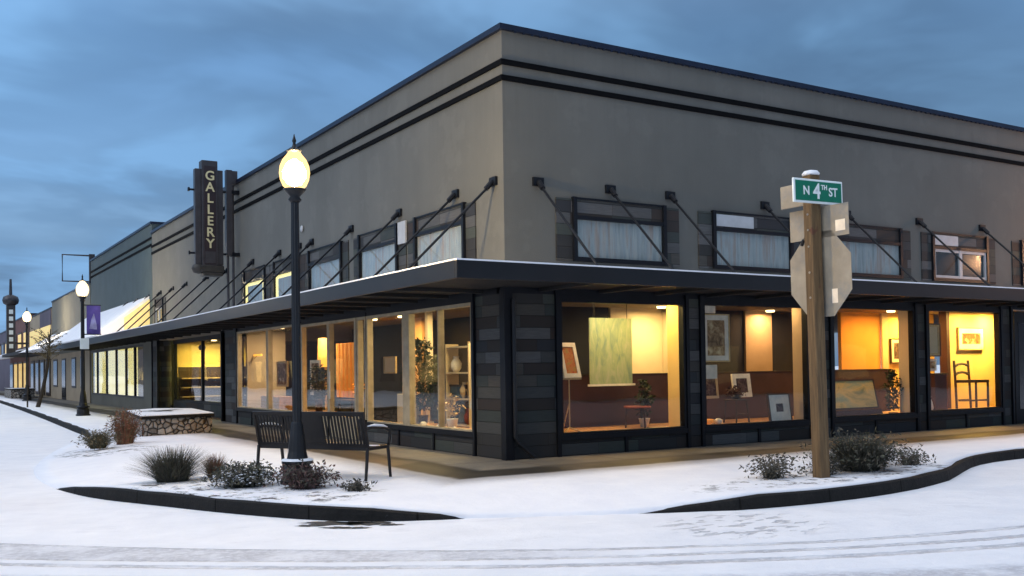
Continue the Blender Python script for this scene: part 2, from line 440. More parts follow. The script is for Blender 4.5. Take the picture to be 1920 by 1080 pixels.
def dense(pts, step=.35):
    out = []
    n = len(pts)
    for i in range(n - 1):
        p0, p1, p2, p3 = (Vector(pts[max(i - 1, 0)]), Vector(pts[i]), Vector(pts[i + 1]), Vector(pts[min(i + 2, n - 1)]))
        L = (p2 - p1).length; k = max(1, min(14, int(L / step)))
        for j in range(k):
            t = j / k
            if L > 6: q = p1.lerp(p2, t)
            else:
                q = p1 + (p2 - p0) * .5 * t * .999 if False else .5 * ((2 * p1) + (p2 - p0) * t + (2 * p0 - 5 * p1 + 4 * p2 - p3) * t * t + (3 * p1 - p0 - 3 * p2 + p3) * t ** 3)
                if (p1 - p0).length > 4 * L or (p3 - p2).length > 4 * L: q = p1.lerp(p2, t)
            out.append(q)
    out.append(Vector(pts[-1])); return out
K = dense(KERB)
n = len(K)
def inward(i):
    a, b = K[max(i - 1, 0)], K[min(i + 1, n - 1)]; d = (b - a); d.z = 0; d.normalize()
    return Vector((-d.y, d.x, 0)) * 1.
def inner_target(i):
    """matching point along the building front"""
    p = K[i]
    if p.y > 1.5: return Vector((.15, p.y, G))
    if p.x > -.4 and p.y < -3: return Vector((max(p.x, .1), .15, G))
    return Vector((.12, .12, G))
vs, fs = [], []
TS = [0, .04, .10, .18, .28, .40, .52, .64, .76, .88, 1.]
for i, p in enumerate(K):
    q = inner_target(i)
    o = p + inward(i) * .02
    edge = .02 + .07 * abs(math.sin(i * .9) * math.sin(i * .37 + 1)) + rnd.uniform(0, .03)
    if p.z > .05: o = p + inward(i) * edge
    k_ = p + inward(i) * (.0 if p.z < .05 else edge + .01)
    vs.append((k_.x, k_.y, -.03 if p.z < .05 else p.z - .04))
    for t in TS:
        w = o.lerp(q, t)
        dist = (Vector((w.x, w.y)) - Vector((p.x, p.y))).length
        s = min(1., max(0., dist / 1.7)); s = s * s * (3 - 2 * s)
        z = p.z + (G - p.z) * s + .012
        vs.append((w.x, w.y, z if t < 1 else G + .012))
m_ = len(TS) + 1
for i in range(n - 1):
    for j in range(m_ - 1):
        fs.append((i * m_ + j, (i + 1) * m_ + j, (i + 1) * m_ + j + 1, i * m_ + j + 1))
tag(MB().add(vs, fs).build('pavement', 'walk', smooth=True), kind='structure')
# kerb stone: dark wet vertical face with a thin top edge
vs, fs = [], []
for i, p in enumerate(K):
    w = inward(i); jit = rnd.uniform(-.004, .002)
    top = p.z + jit * (1 if p.z > .1 else 0) - max(0., .03 - p.z) * 3
    for q, z in ((p - w * .02, -.015), (p - w * .012, top * .5), (p, top - .012), (p + w * .03, top + .004), (p + w * .15, top + .003), (p + w * .15, -.03)):
        vs.append((q.x, q.y, z))
for i in range(n - 1):
    for j in range(5): fs.append((i * 6 + j, i * 6 + j + 1, (i + 1) * 6 + j + 1, (i + 1) * 6 + j))
tag(MB().add(vs, fs).build('kerb', 'kerb'), kind='structure')
# snow lying over the back edge of the kerb
# slush patch in the gutter
def blob(cx, cy, rx, ry, z, ang, seed, nn=40):
    rr = random.Random(seed); ph = [rr.uniform(0, 6.28) for _ in range(6)]
    vs = [(cx, cy, z)]
    for k in range(nn):
        a = 2 * math.pi * k / nn
        r = 1 + .16 * math.sin(3 * a + ph[0]) + .13 * math.sin(5 * a + ph[1]) + .12 * math.sin(9 * a + ph[2]) + .1 * math.sin(14 * a + ph[3])
        u, w = rx * r * math.cos(a), ry * r * math.sin(a)
        vs.append((cx + u * math.cos(ang) - w * math.sin(ang), cy + u * math.sin(ang) + w * math.cos(ang), z))
    return vs, [(0, k + 1, (k + 1) % nn + 1) for k in range(nn)]
sl = MB()
for cx, cy, rx, ry, sd in [(-4.22, -3.42, .34, .13, 1), (-3.97, -3.60, .26, .13, 2), (-4.50, -3.42, .14, .05, 3), (-3.78, -3.86, .12, .06, 4), (-4.30, -3.72, .16, .06, 5), (-4.12, -3.86, .10, .05, 8)]:
    sl.add(*blob(cx, cy, rx, ry, .005, R(-38), sd))
tag(sl.build('road_slush', 'slush'), kind='structure')

# ------------------------------------------------------------------ gallery building
gb = thing('gallery_building', 'taupe two storey corner gallery building with black canopy and lit display windows', 'building')
H = 7.066; CZ = 3.057; W = 24.; D = 26.0
up = MB()
up.box(0, W, 0, D, 2.93, H - .09)
up.build('upper_wall', 'stucco', gb)
MB().box(.3, W - .3, .3, D - .3, H - .085, H - .06).build('roof', 'roof', gb)
cp = MB()
cp.box(-.07, W, -.07, .28, H - .09, H); cp.box(-.07, .28, .28, D, H - .09, H); cp.box(W - .3, W, .28, D, H - .09, H); cp.box(.28, W - .3, D - .3, D, H - .09, H)
for k in range(150): cp.box(.2 + k * .16, .24 + k * .16, -.066, -.045, H - .115, H - .088)
cp.build('coping', 'coping', gb)
for z in (6.513, 6.26):
    s = MB(); s.box(-.035, W, -.035, .0, z - .085, z); s.box(-.035, -.0, 0, D, z - .085, z)
    s.build('wall_band', 'stripe', gb)
# canopy
OFF = 1.887
ca = MB()
ca.box(-OFF + .06, W, -OFF + .06, -.02, CZ - .16, CZ - .035)
ca.box(-OFF + .06, -.02, -.02, 41, CZ - .16, CZ - .035)
canopy = ca.build('canopy', 'soffit', gb)
fa = MB(); fa.box(-OFF, W, -OFF, -OFF + .055, CZ - .25, CZ - .01); fa.box(-OFF, -OFF + .055, -OFF + .055, 41, CZ - .25, CZ - .01)
fa.build('fascia', 'fascia', canopy, bevel=.008)
for k in range(20): B(.6 + k * 1.2, .72 + k * 1.2, -OFF + .06, -.05, CZ - .22, CZ - .165).build('soffit_beam', 'soffit', canopy)
for k in range(34): B(-OFF + .06, -.05, .6 + k * 1.2, .72 + k * 1.2, CZ - .22, CZ - .165).build('soffit_beam', 'soffit', canopy)
sn = MB(); sn.box(-OFF - .004, W, -OFF - .004, -.05, CZ - .009, CZ + .012); sn.box(-OFF - .004, -.05, -.05, 41, CZ - .009, CZ + .012)
sn.build('snow_cap', 'snow', canopy)

def on(face, a0, a1, d0, d1, z0, z1, mb=None):
    """box on a facade; a = along it, d = distance out from it"""
    mb = mb or MB()
    if face == 'S': mb.box(a0, a1, -d1, -d0, z0, z1)
    else: mb.box(-d1, -d0, a0, a1, z0, z1)
    return mb

# header above storefronts, plinth and pilasters
for face, L0, L1 in (('S', 0., W), ('W', 0., 16.3)):
    on(face, L0 if face == 'S' else .001, L1, -.25, .0, 2.80, 2.928).build('header', 'steel', gb)
def pilaster(face, a0, a1, posts=True, m='clad'):
    p = on(face, a0, a1, -.10, .0, .13, 2.80).build('pilaster', m, gb)
    if posts:
        for a in (a0, a1): on(face, a - .035, a + .035, -.08, .05, .12, 2.86).build('post', 'steel', p)
pilaster('S', .07, .97); pilaster('S', 3.75, 4.09); pilaster('S', 6.90, 7.50); pilaster('S', 10.14, 10.50); pilaster('S', 13.2, 13.6)
pilaster('W', .07, 1.0); pilaster('W', 14.75, 16.3)
B(-.055, .07, -.055, .07, .12, 2.92).build('corner_post', 'steel', gb)
MB().tube([(.10, -.08, 2.7), (.10, -.08, .52), (.16, -.10, .42), (.40, -.16, .20)], .035, 10).build('downspout', 'plumb', gb)
# windows of the south (right) front
def storefront(face, a0, a1, z0, z1, frame, mull=(), plinth=True, fw=.05, topf=.05):
    w = on(face, a0, a1, .0, .05, z0 - .09, z0 - .0).build('storefront_window', 'steel', gb)
    f = MB()
    on(face, a0, a0 + fw, -.10, .03, z0, z1, f); on(face, a1 - fw, a1, -.10, .03, z0, z1, f)
    on(face, a0 + fw, a1 - fw, -.10, .03, z1 - topf, z1, f); on(face, a0 + fw, a1 - fw, -.10, .03, z0, z0 + .03, f)
    for mu, mw in mull: on(face, mu - mw / 2, mu + mw / 2, -.10, .028, z0 + .03, z1 - topf, f)
    f.build('frame', frame, w)
    on(face, a0 + fw, a1 - fw, -.032, -.02, z0 + .03, z1 - topf).build('pane', 'glass', w)
    if plinth:
        p = on(face, a0 - .03, a1 + .03, -.25, .0, .13, z0 - .09).build('plinth', 'clad', gb)
        k = max(2, int((a1 - a0) / 1.2))
        for j in range(1, k):
            a = a0 + (a1 - a0) * j / k
            on(face, a - .03, a + .03, -.02, .03, .13, z0 - .09).build('rib', 'steel', p)
    if z1 < 2.79: on(face, a0, a1, -.2, .02, z1 + .001, 2.799).build('transom', 'steel', gb)
storefront('S', 1.01, 3.71, .51, 2.73, 'steel')
storefront('S', 4.13, 6.86, .51, 2.745, 'steel')
storefront('S', 7.54, 10.10, .53, 2.755, 'steel')
storefront('S', 10.54, 13.16, .55, 2.76, 'steel')
# shop door further along
dr = on('S', 13.7, 15.2, -.1, .03, .15, 2.75).build('door', 'steel', gb)
on('S', 13.85, 15.05, -.05, .036, .5, 2.5).build('pane', M['darkwin'], dr)
on('S', 15.25, 24, -.2, .0, .13, 2.79).build('end_wall', 'clad', gb)
# west (left) front
storefront('W', 1.04, 5.45, .56, 2.72, 'wood_frame', [(3.60, .30), (2.28, .03)], topf=.06)
storefront('W', 5.50, 5.95, .60, 2.72, 'wood_frame', topf=.06)
storefront('W', 9.45, 14.70, .62, 2.76, 'wood_frame', [(11.95, .16)], fw=.09)
# glazed entrance between them
ent = on('W', 6.0, 9.4, -.06, .03, 2.66, 2.72).build('entrance', 'wood_frame', gb)
e2 = MB()
for a, w_ in ((6.0, .10), (7.52, .14), (9.28, .12)): on('W', a, a + w_, -.08, .03, .16, 2.66, e2)
on('W', 6.1, 9.28, -.08, .03, .16, .62, e2)
e2.build('frame', 'wood_frame', ent)
on('W', 6.1, 9.28, -.035, -.025, .62, 2.66).build('pane', 'glass', ent)
MB().tube([(-.09, 7.35, 1.0), (-.09, 7.35, 1.6)], .02).build('handle', 'white_frame', ent)
on('W', 5.97, 9.42, -.2, .0, 2.721, 2.799).build('transom', 'steel', gb)
# recessed shopfront 16.3 - 25.1
rc = B(.55, .75, 16.3, 25.1, .13, .60).build('recess_wall', 'clad', gb)
B(.55, .70, 16.3, 25.1, 2.72, 2.93).build('header', 'soffit', gb)
f = MB()
for a in (16.35, 17.8, 20.9, 24.9): f.box(.56, .66, a, a + .12, .6, 2.72)
f.box(.56, .66, 16.47, 24.9, .60, .66)
fr = f.build('storefront_window', 'steel', gb)
B(.60, .61, 16.47, 24.9, .66, 2.72).build('pane', 'glass', fr)
B(0, .5, 25.15, 26.0, .13, 2.93).build('pilaster', 'clad', gb)
for yy in (25.1, 26.05): B(-.04, .06, yy, yy + .07, .12, 2.92).build('post', 'steel', gb)
B(0, .5, 16.0, 16.30, .13, 2.8).build('wall_return', 'clad', gb)

# interior shell
ins = MB()
ins.box(.25, 23.8, .25, 25.8, .14, .16)
ins.build('gallery_floor', 'floor_in', gb)
B(.02, 23.8, .02, 25.8, 2.86, 2.90).build('gallery_ceiling', 'ceil', gb)
iw = MB()
B(4.6, 6.35, 3.30, 3.42, 1.455, 2.86).build('cream_wall', 'cream', gb)
B(2.2, 4.55, 3.30, 3.42, 1.455, 2.86).build('blue_wall', 'navy', gb)
B(6.4, 8.45, 3.30, 3.42, .16, 2.86).build('blue_wall', 'navy', gb)
B(8.45, 9.30, 3.24, 3.36, .16, 2.86).build('tan_wall', 'tanwall', gb)
B(9.3, 11.1, 3.3, 3.42, .16, 2.86).build('blue_wall', 'navy', gb)
B(11.3, 12.75, 2.9, 3.0, .16, 2.86).build('orange_wall', 'orange', gb)
B(12.99, 14.9, 2.9, 3.0, .16, 2.86).build('yellow_wall', 'yellow', gb)
B(.9, 11.42, 1.62, 1.72, .16, 1.455).build('half_wall', 'maroon', gb)
B(.9, 11.42, 1.60, 1.74, 1.456, 1.475).build('half_wall_cap', 'darkwood', gb)
B(.9, 11.42, 1.604, 1.619, .97, 1.0).build('wall_rail', 'darkwood', gb)
B(.28, 15.3, .26, 1.60, .46, .50).build('display_deck', 'deck', gb)
B(.26, 1.25, 1.61, 5.9, .46, .50).build('display_deck', 'deck', gb)
B(.26, 1.25, 9.4, 14.7, .54, .58).build('display_deck', 'deck', gb)
# returns at the right end of each bay
B(3.67, 3.78, .09, .42, .5, 2.86).build('window_return', 'yellow', gb)
B(6.0, 6.12, 2.5, 3.29, .16, 2.86).build('wall_post', 'cream', gb)
B(6.83, 6.93, .09, .36, .5, 2.86).build('window_return', 'tanwall', gb)
B(10.07, 10.17, .09, .36, .5, 2.86).build('window_return', 'cream', gb)
B(12.76, 12.98, 2.84, 2.899, .16, 2.86).build('wall_post', 'cream', gb)
B(13.12, 15.4, 1.30, 1.40, .16, 2.86).build('yellow_wall', 'yellow', gb)
B(13.00, 13.115, 1.22, 1.42, .16, 2.86).build('wall_post', 'maroon', gb)
# walls seen through the west windows
B(3.4, 3.5, 4.2, 14.5, .16, 2.86).build('back_wall', 'navy', gb)
B(2.4, 2.5, 7.8, 8.9, .16, 2.86).build('tan_wall', 'tanwall', gb)
B(1.30, 1.42, 5.3, 5.42, .16, 2.86).build('wall_post', 'cream', gb)
B(.35, 1.5, 15.0, 15.1, .16, 2.86).build('window_return', 'cream', gb)
B(2.2, 2.3, 2.4, 5.2, 1.0, 2.2).build('display_panel', 'tanwall', gb)
B(.76, 4.6, 25.75, 25.85, .16, 2.86).build('yellow_wall', 'yellow', gb)
B(.80, 4.5, 25.3, 25.4, .16, 1.85).build('shelving', 'darkwood', gb)
sh = MB()
for z in (.7, 1.05, 1.4): sh.box(.85, 4.4, 25.0, 25.29, z, z + .04)
sh.build('shelf', 'tanwall', gb)
B(1.70, 1.80, 21.3, 21.45, .16, 2.86).build('wall_post', 'yellow', gb)

# recessed lights in the gallery ceiling: lit fittings plus the lamp in each
def downlight(x, y, power, col=(1., .62, .25), size=.5, z=2.82, tilt=(0, 0)):
    MB().lathe([(.09, 0), (.10, .03), (.10, .05)], (x, y, z - .0), 16).build('ceiling_lamp', 'downlight', gb)
    l = bpy.data.lights.new('gallery_lamp', 'AREA'); l.shape = 'DISK'; l.size = size; l.energy = power; l.color = col
    o = bpy.data.objects.new('gallery_lamp', l); COL.objects.link(o); o.location = (x, y, z - .03)
    o.rotation_euler = (R(tilt[0]), R(tilt[1]), 0)
LIGHTS = [(3.3, .35, 26, (1., .66, .20)), (5.4, 2.6, 60, (1., .66, .28)), (1.5, .8, 24, (1., .50, .18)), (2.6, .6, 14, (1., .72, .36)),
          (5.0, .7, 12, (1., .66, .36)), (8.9, 2.9, 34, (1., .56, .24)), (6.5, .4, 10, (1., .66, .3)),
          (8.7, .3, 34, (1., .5, .16)), (12.0, 2.0, 62, (1., .42, .07)), (13.5, 2.3, 90, (1., .60, .12)),
          (13.6, .7, 85, (1., .58, .14)), (14.6, .8, 110, (1., .62, .14)), (11.6, .6, 30, (1., .55, .16)),
          (.8, 2.2, 55, (1., .74, .34)), (.9, 4.6, 55, (1., .7, .32)), (1.7, 7.4, 120, (1., .48, .10)), (1.6, 8.8, 36, (1., .5, .12)),
          (.9, 10.6, 30, (1., .75, .45)), (.9, 13.6, 55, (1., .70, .4)), (2.2, 19.5, 30, (1., .80, .22)), (1.9, 24.4, 190, (1., .80, .20))]
for x, y, p, c in LIGHTS: downlight(x, y, p * 1.15, c)

# upper windows
def upper_window(face, a0, a1, kind='curtain', panel=0):
    z0, z1, zb = 3.36, 4.42, 4.085
    w = on(face, a0 + .07, a1 - .07, .002, .03, zb + .03, z1 - .03).build('upper_window', 'clad', gb)
    f = MB()
    on(face, a0, a0 + .07, .0, .075, z0, z1, f); on(face, a1 - .07, a1, .0, .075, z0, z1, f)
    on(face, a0 + .07, a1 - .07, .0, .07, z0, z0 + .07, f); on(face, a0 + .07, a1 - .07, .0, .07, zb - .03, zb + .03, f)
    on(face, a0 + .07, a1 - .07, .0, .05, z1 - .03, z1, f)
    f.build('frame', 'steel', w)
    if kind == 'sash':
        am = (a0 + a1) / 2; g = MB()
        for q in (a0 + .07, am - .05, a1 - .12): on(face, q, q + .05 + (.05 if q == am - .05 else 0), .005, .05, z0 + .07, zb - .03, g)
        on(face, a0 + .12, am - .05, .006, .045, zb - .09, zb - .031, g); on(face, am + .05, a1 - .12, .006, .045, zb - .09, zb - .031, g)
        on(face, a0 + .12, am - .05, .006, .045, z0 + .071, z0 + .13, g); on(face, am + .05, a1 - .12, .006, .045, z0 + .071, z0 + .13, g)
        g.build('sash', 'white_frame', w)
        on(face, a0 + .07, a1 - .07, .0, .004, z0 + .07, zb - .03).build('blind', M['darkwin'], w)
    else:
        # folded curtain
        N_ = 64; vs = []; fs = []
        rr = random.Random(int(a0 * 100)); ph = rr.uniform(0, 6)
        for k in range(N_ + 1):
            a = a0 + .07 + (a1 - a0 - .14) * k / N_
            d = .010 + .006 * math.sin(k * 1.1 + ph) + .003 * math.sin(k * 2.7 + ph * 2)
            for z in (z0 + .07, zb - .03): vs.append((a, -d, z) if face == 'S' else (-d, a, z))
        fs = [(2 * k, 2 * k + 2, 2 * k + 3, 2 * k + 1) for k in range(N_)]
        MB().add(vs, fs).build('curtain', 'curtain_lit' if kind == 'lit' else 'curtain_blue', w, smooth=True)
        if kind == 'lit':
            on(face, a0 + .30, a1 - .30, .019, .0205, z0 + .07, zb - .12).build('blind', 'curtain_blue', w)
    on(face, a0 + .07, a1 - .07, .024, .028, z0 + .07, zb - .03).build('pane', 'glass', w)
    if panel: on(face, a0 + .09, a0 + .09 + (a1 - a0) * panel, .031, .04, zb + .06, z1 - .06).build('pale_panel', 'white_frame', w)
    for q0, q1 in ((a0 - .32, a0 - .001), (a1 + .001, a1 + .32)):
        on(face, q0, q1, .0, .025, z0 + .0, z1 - .03).build('side_tiles', 'clad', w)
upper_window('S', 1.30, 3.29); upper_window('S', 4.39, 6.45, panel=.46); upper_window('S', 7.64, 9.71)
upper_window('S', 10.72, 12.72, 'sash', .42); upper_window('S', 14.03, 16.0, 'sash')
upper_window('W', 1.21, 3.13); upper_window('W', 3.86, 5.76); upper_window('W', 6.70, 8.75)
upper_window('W', 9.40, 11.3, 'lit'); upper_window('W', 12.0, 13.9, 'lit'); upper_window('W', 24.0, 25.3, 'sash')
on('W', 3.49, 3.82, .026, .06, 4.0, 4.42).build('pale_panel', 'white_frame', gb)
MB().lathe([(.02, 0), (.07, .01), (.08, .03), (.05, .05)], (0, 0, 0), 14).build('wall_vent', 'white_frame', gb, smooth=True, loc=(-.01, 9.2, 5.0)).rotation_euler = (0, R(-90), 0)
# tie rods that hold the canopy
def tie_rod(face, a):
    P = (lambda d, z: (a, -d, z)) if face == 'S' else (lambda d, z: (-d, a, z))
    r = MB().tube([P(.03, 4.60), P(1.60, 3.09)], .021, 8).build('tie_rod', 'steel', gb)
    p = on(face, a - .10, a + .10, .0, .045, 4.54, 4.68); p.tube([P(.04, 4.61), P(.16, 4.48)], .045, 8)
    p.build('anchor_plate', 'steel', r)
for a in (.64, 2.10, 3.42, 5.75, 8.05, 10.34, 12.57, 14.9, 17.2): tie_rod('S', a)
for a in (.28, 1.56, 3.83, 6.2, 8.58, 9.4, 10.9, 13.15, 15.76, 17.85, 20.59, 22.53, 24.5, 26.6, 28.8, 31): tie_rod('W', a)

# ------------------------------------------------------------------ blade sign
bs = thing('blade_sign', 'tall dark vertical blade sign lettered GALLERY on brackets above the left front', 'sign', (0, 14.5, 0))
MB().box(-1.23, -1.06, -.10, .10, 4.62, 7.28).box(-.62, -.46, -.10, .10, 4.62, 7.28).build('side_fin', 'sign_body', bs, bevel=.01)
MB().box(-1.06, -.62, -.16, .16, 4.40, 7.52).build('body', 'sign_body', bs, bevel=.015)
B(-1.00, -.68, -.172, -.161, 4.62, 7.36).build('face_panel', 'sign_maroon', bs)
B(-.98, -.70, -.178, -.173, 4.66, 4.98).build('lower_panel', 'sign_body', bs)
MB().lathe([(.02, 0), (.14, .03), (.20, .14), (.16, .24), (.14, .26)], (-1.13, 0, 4.36), 16).build('base_scroll', 'sign_base', bs, smooth=True)
MB().box(-1.04, -.5, -.2, .2, 4.30, 4.40).box(-1.1, -.46, -.18, .18, 4.40, 4.60).build('base', 'sign_base', bs, bevel=.03)
zt = 7.08
for i, ch in enumerate('GALLERY'):
    mx = Matrix.Translation((-.84, -.182, zt - i * .315)) @ Matrix.Rotation(R(90), 4, 'X')
    text(ch, .36, 'letter', 'letters', bs, mx, .008, bold=.006)
mt = MB(); mt.box(-.36, -.20, -.09, .09, 4.9, 7.32).box(-.19, -.02, .0, .18, 6.95, 7.32)
mt.tube([(-.31, 0, 4.9), (-.31, 0, 3.10)], .035).tube([(-.16, 0, 6.9), (-.16, 0, 3.10)], .035)
mt.build('mast', 'sign_body', bs)
br = MB()
for z in (6.70, 4.94):
    br.tube([(-1.36, 0, z), (0.0, 0, z)], .03); br.box(-.22, .0, -.11, .11, z - .05, z + .05); br.box(-1.40, -1.36, -.05, .05, z - .05, z + .05)
br.build('bracket', 'steel', bs)

# ------------------------------------------------------------------ street lamps
def street_lamp(loc, s, label, gm='globe'):
    t = thing('street_lamp', label, 'street lamp', loc, 0, 'street lamps along the pavement')
    MB().lathe([(.22, 0), (.22, .05), (.19, .07), (.19, .20), (.155, .24), (.20, .27), (.20, .30), (.135, .33), (.115, .42), (.10, .60), (.072, .78), (.066, .80)], n=16).build('base', 'iron', t)
    MB().lathe([(.062, .78), (.060, 1.6), (.056, 3.2), (.052, 3.66)], n=20, flute=.12).build('pole', 'iron', t)
    MB().lathe([(.055, 3.64), (.09, 3.68), (.06, 3.72), (.12, 3.78), (.15, 3.82), (.10, 3.825)], n=20).build('collar', 'iron', t, smooth=True)
    g = MB().lathe([(.10, 3.815), (.15, 3.86), (.185, 3.94), (.198, 4.03), (.188, 4.12), (.155, 4.20), (.12, 4.245), (.105, 4.262), (.08, 4.30), (.03, 4.335)], n=32).build('globe', gm, t, smooth=True)
    MB().lathe([(.02, 3.86), (.09, 3.89), (.145, 3.97), (.15, 4.05), (.105, 4.15), (.02, 4.21)], n=20).build('bulb', gm + '_bulb', g, smooth=True)
    MB().lathe([(.10, 4.318), (.085, 4.335), (.05, 4.345), (.03, 4.37), (.018, 4.42), (.028, 4.45), (.016, 4.49), (.004, 4.54)], n=12).build('finial', 'iron', t, smooth=True)
    t.scale = (s, s, s); return t
l1 = street_lamp((-3.75, -.94, .155), 1., 'lit black street lamp standing behind the metal bench near the corner')
MB().lathe([(.203, .30), (.21, .305), (.19, .325), (.14, .33)], n=16).build('snow_ring', 'snow', l1)
street_lamp((-2.69, 24.5, .155), 1.11, 'lit black street lamp carrying a purple banner and small white plate', 'globe_far')
street_lamp((-2.05, 50., .155), 1.2, 'smallest lit street lamp beside the far stone planter', 'globe_far')
street_lamp((17.2, -2.6, .155), 1.05, 'lit street lamp just past the right edge of the frame', 'globe_sodium')
bn = MB(); bn.box(-2.56, -2.10, 24.48, 24.50, 3.06, 4.08)
bnr = tag(bn.build('banner', 'banner'), 'purple pole banner with a pale mark hanging from the second street lamp', 'banner')
MB().prism([(-2.47, 3.25), (-2.22, 3.22), (-2.24, 3.45), (-2.32, 3.8), (-2.40, 3.6)], 1, 24.465, 24.478).build('pale_mark', 'banner_pale', bnr)
MB().tube([(-2.70, 24.49, 4.09), (-2.08, 24.49, 4.09)], .02).tube([(-2.70, 24.49, 3.05), (-2.08, 24.49, 3.05)], .02).build('bracket', 'iron', bnr)
tag(B(-2.80, -2.50, 24.36, 24.38, 2.52, 2.90).build('parking_sign', 'sign_white', bevel=.01), 'small pale plate fixed to the second street lamp below its banner', 'sign')

# ------------------------------------------------------------------ bench
ang = math.atan2(-1.53, .98)      # along the bench, from the far-left leg to the near-right leg
be_ = thing('park_bench', 'black slatted metal bench seen from behind with snow on its arm', 'bench', (-3.42, -.535, .155), ang)
hw = .90
def legpair(xx, name):
    for yy, top, dy in ((0.02, .44, -.05), (.50, .44, .06)):
        MB().tube([(xx, yy, top), (xx, yy + dy * .5, .22), (xx, yy + dy, .0)], [.024, .022, .02], 8).build('leg', 'bench', be_)
legpair(-hw, 'l'); legpair(hw, 'r')
st = MB()
for k in range(46):
    x = -hw + .03 + k * (2 * hw - .06) / 45
    st.box(x - .011, x + .011, .04, .52, .425, .437)
st.box(-hw, hw, .02, .06, .40, .445); st.box(-hw, hw, .50, .54, .40, .445); st.box(-hw, -hw + .03, .06, .5, .40, .44); st.box(hw - .03, hw, .06, .5, .40, .44)
st.build('seat', 'bench', be_)
bk = MB(); tl = R(14)
mb_ = Matrix.Translation((0, .03, .45)) @ Matrix.Rotation(tl, 4, 'X')
for k in range(34):
    x = -hw + .05 + k * (2 * hw - .10) / 33
    if abs(x - .02) < .20: continue
    bk.box(x - .014, x + .014, -.006, .006, .0, .44, mb_)
bk.box(-hw, hw, -.012, .012, .42, .475, mb_); bk.box(-hw, hw, -.012, .012, -.01, .035, mb_)
bk.box(-hw - .012, -hw + .022, -.016, .016, -.04, .475, mb_); bk.box(hw - .022, hw + .012, -.016, .016, -.04, .475, mb_)
bk.build('backrest', 'bench', be_)
B(-.19, .23, -.009, .009, .035, .42, mx=mb_).build('back_panel', 'bench', be_)
for sx in (-1, 1):
    a = MB().tube([(sx * hw, -.02, .68), (sx * hw, .10, .70), (sx * hw, .40, .68), (sx * hw, .53, .64), (sx * hw, .55, .55), (sx * hw, .52, .44)], .022, 8)
    arm = a.build('armrest', 'bench', be_, smooth=True)
    MB().tube([(sx * hw, .02, .722), (sx * hw, .18, .728), (sx * hw, .40, .706), (sx * hw, .50, .685)], [.006, .02, .02, .006], 8).build('snow', 'snow', arm, smooth=True)
sp = MB()
for cx, cy, rx, ry, sd in ((.62, .30, .24, .14, 21), (-.7, .25, .2, .12, 22), (.1, .34, .5, .08, 23)):
    v_, f_ = blob(cx, cy, rx, ry, .448, 0, sd, 24); sp.add(v_, f_)
    v2 = [(a, b, .441) for a, b, c in v_]; sp.add(v2, [q[::-1] for q in f_])
sp.build('seat_snow', 'snow', be_)

# ------------------------------------------------------------------ stone planters
def planter(name, pts, label, z0=.14, z1=.55, zt=.645):
    t = thing(name, label, 'stone bench', group='stone planters with snowy slab tops')
    c = Vector((sum(p[0] for p in pts) / len(pts), sum(p[1] for p in pts) / len(pts)))
    inn = [((p[0] - c.x) * .95 + c.x, (p[1] - c.y) * .95 + c.y) for p in pts]
    MB().prism(inn, 2, z0, z1).build('stone_body', 'stone', t)
    sl_ = MB().prism(pts, 2, z1 + .001, z1 + .07).build('slab', 'kerb', t, bevel=.01)
    MB().prism([((p[0] - c.x) * .99 + c.x, (p[1] - c.y) * .99 + c.y) for p in pts], 2, z1 + .072, zt).build('snow_top', 'snow', sl_, bevel=.012)
    for v_, f_ in (blob(c.x - .2, c.y, .35, .5, zt + .003, .3, 31), blob(c.x + .25, c.y + .4, .2, .25, zt + .003, .9, 32)):
        MB().add(v_, f_).build('wet_patch', 'slush', sl_)
planter('stone_planter', [(-3.46, 10.55), (-1.66, 10.95), (-1.30, 14.6), (-2.1, 15.5), (-3.05, 14.5)], 'low stone planter with a snow covered slab top left of the bench')
planter('stone_planter', [(-2.35, 57), (-.9, 57), (-.9, 62), (-2.35, 62)], 'small distant stone planter at the far left beside the third lamp', z1=.72, zt=.80)

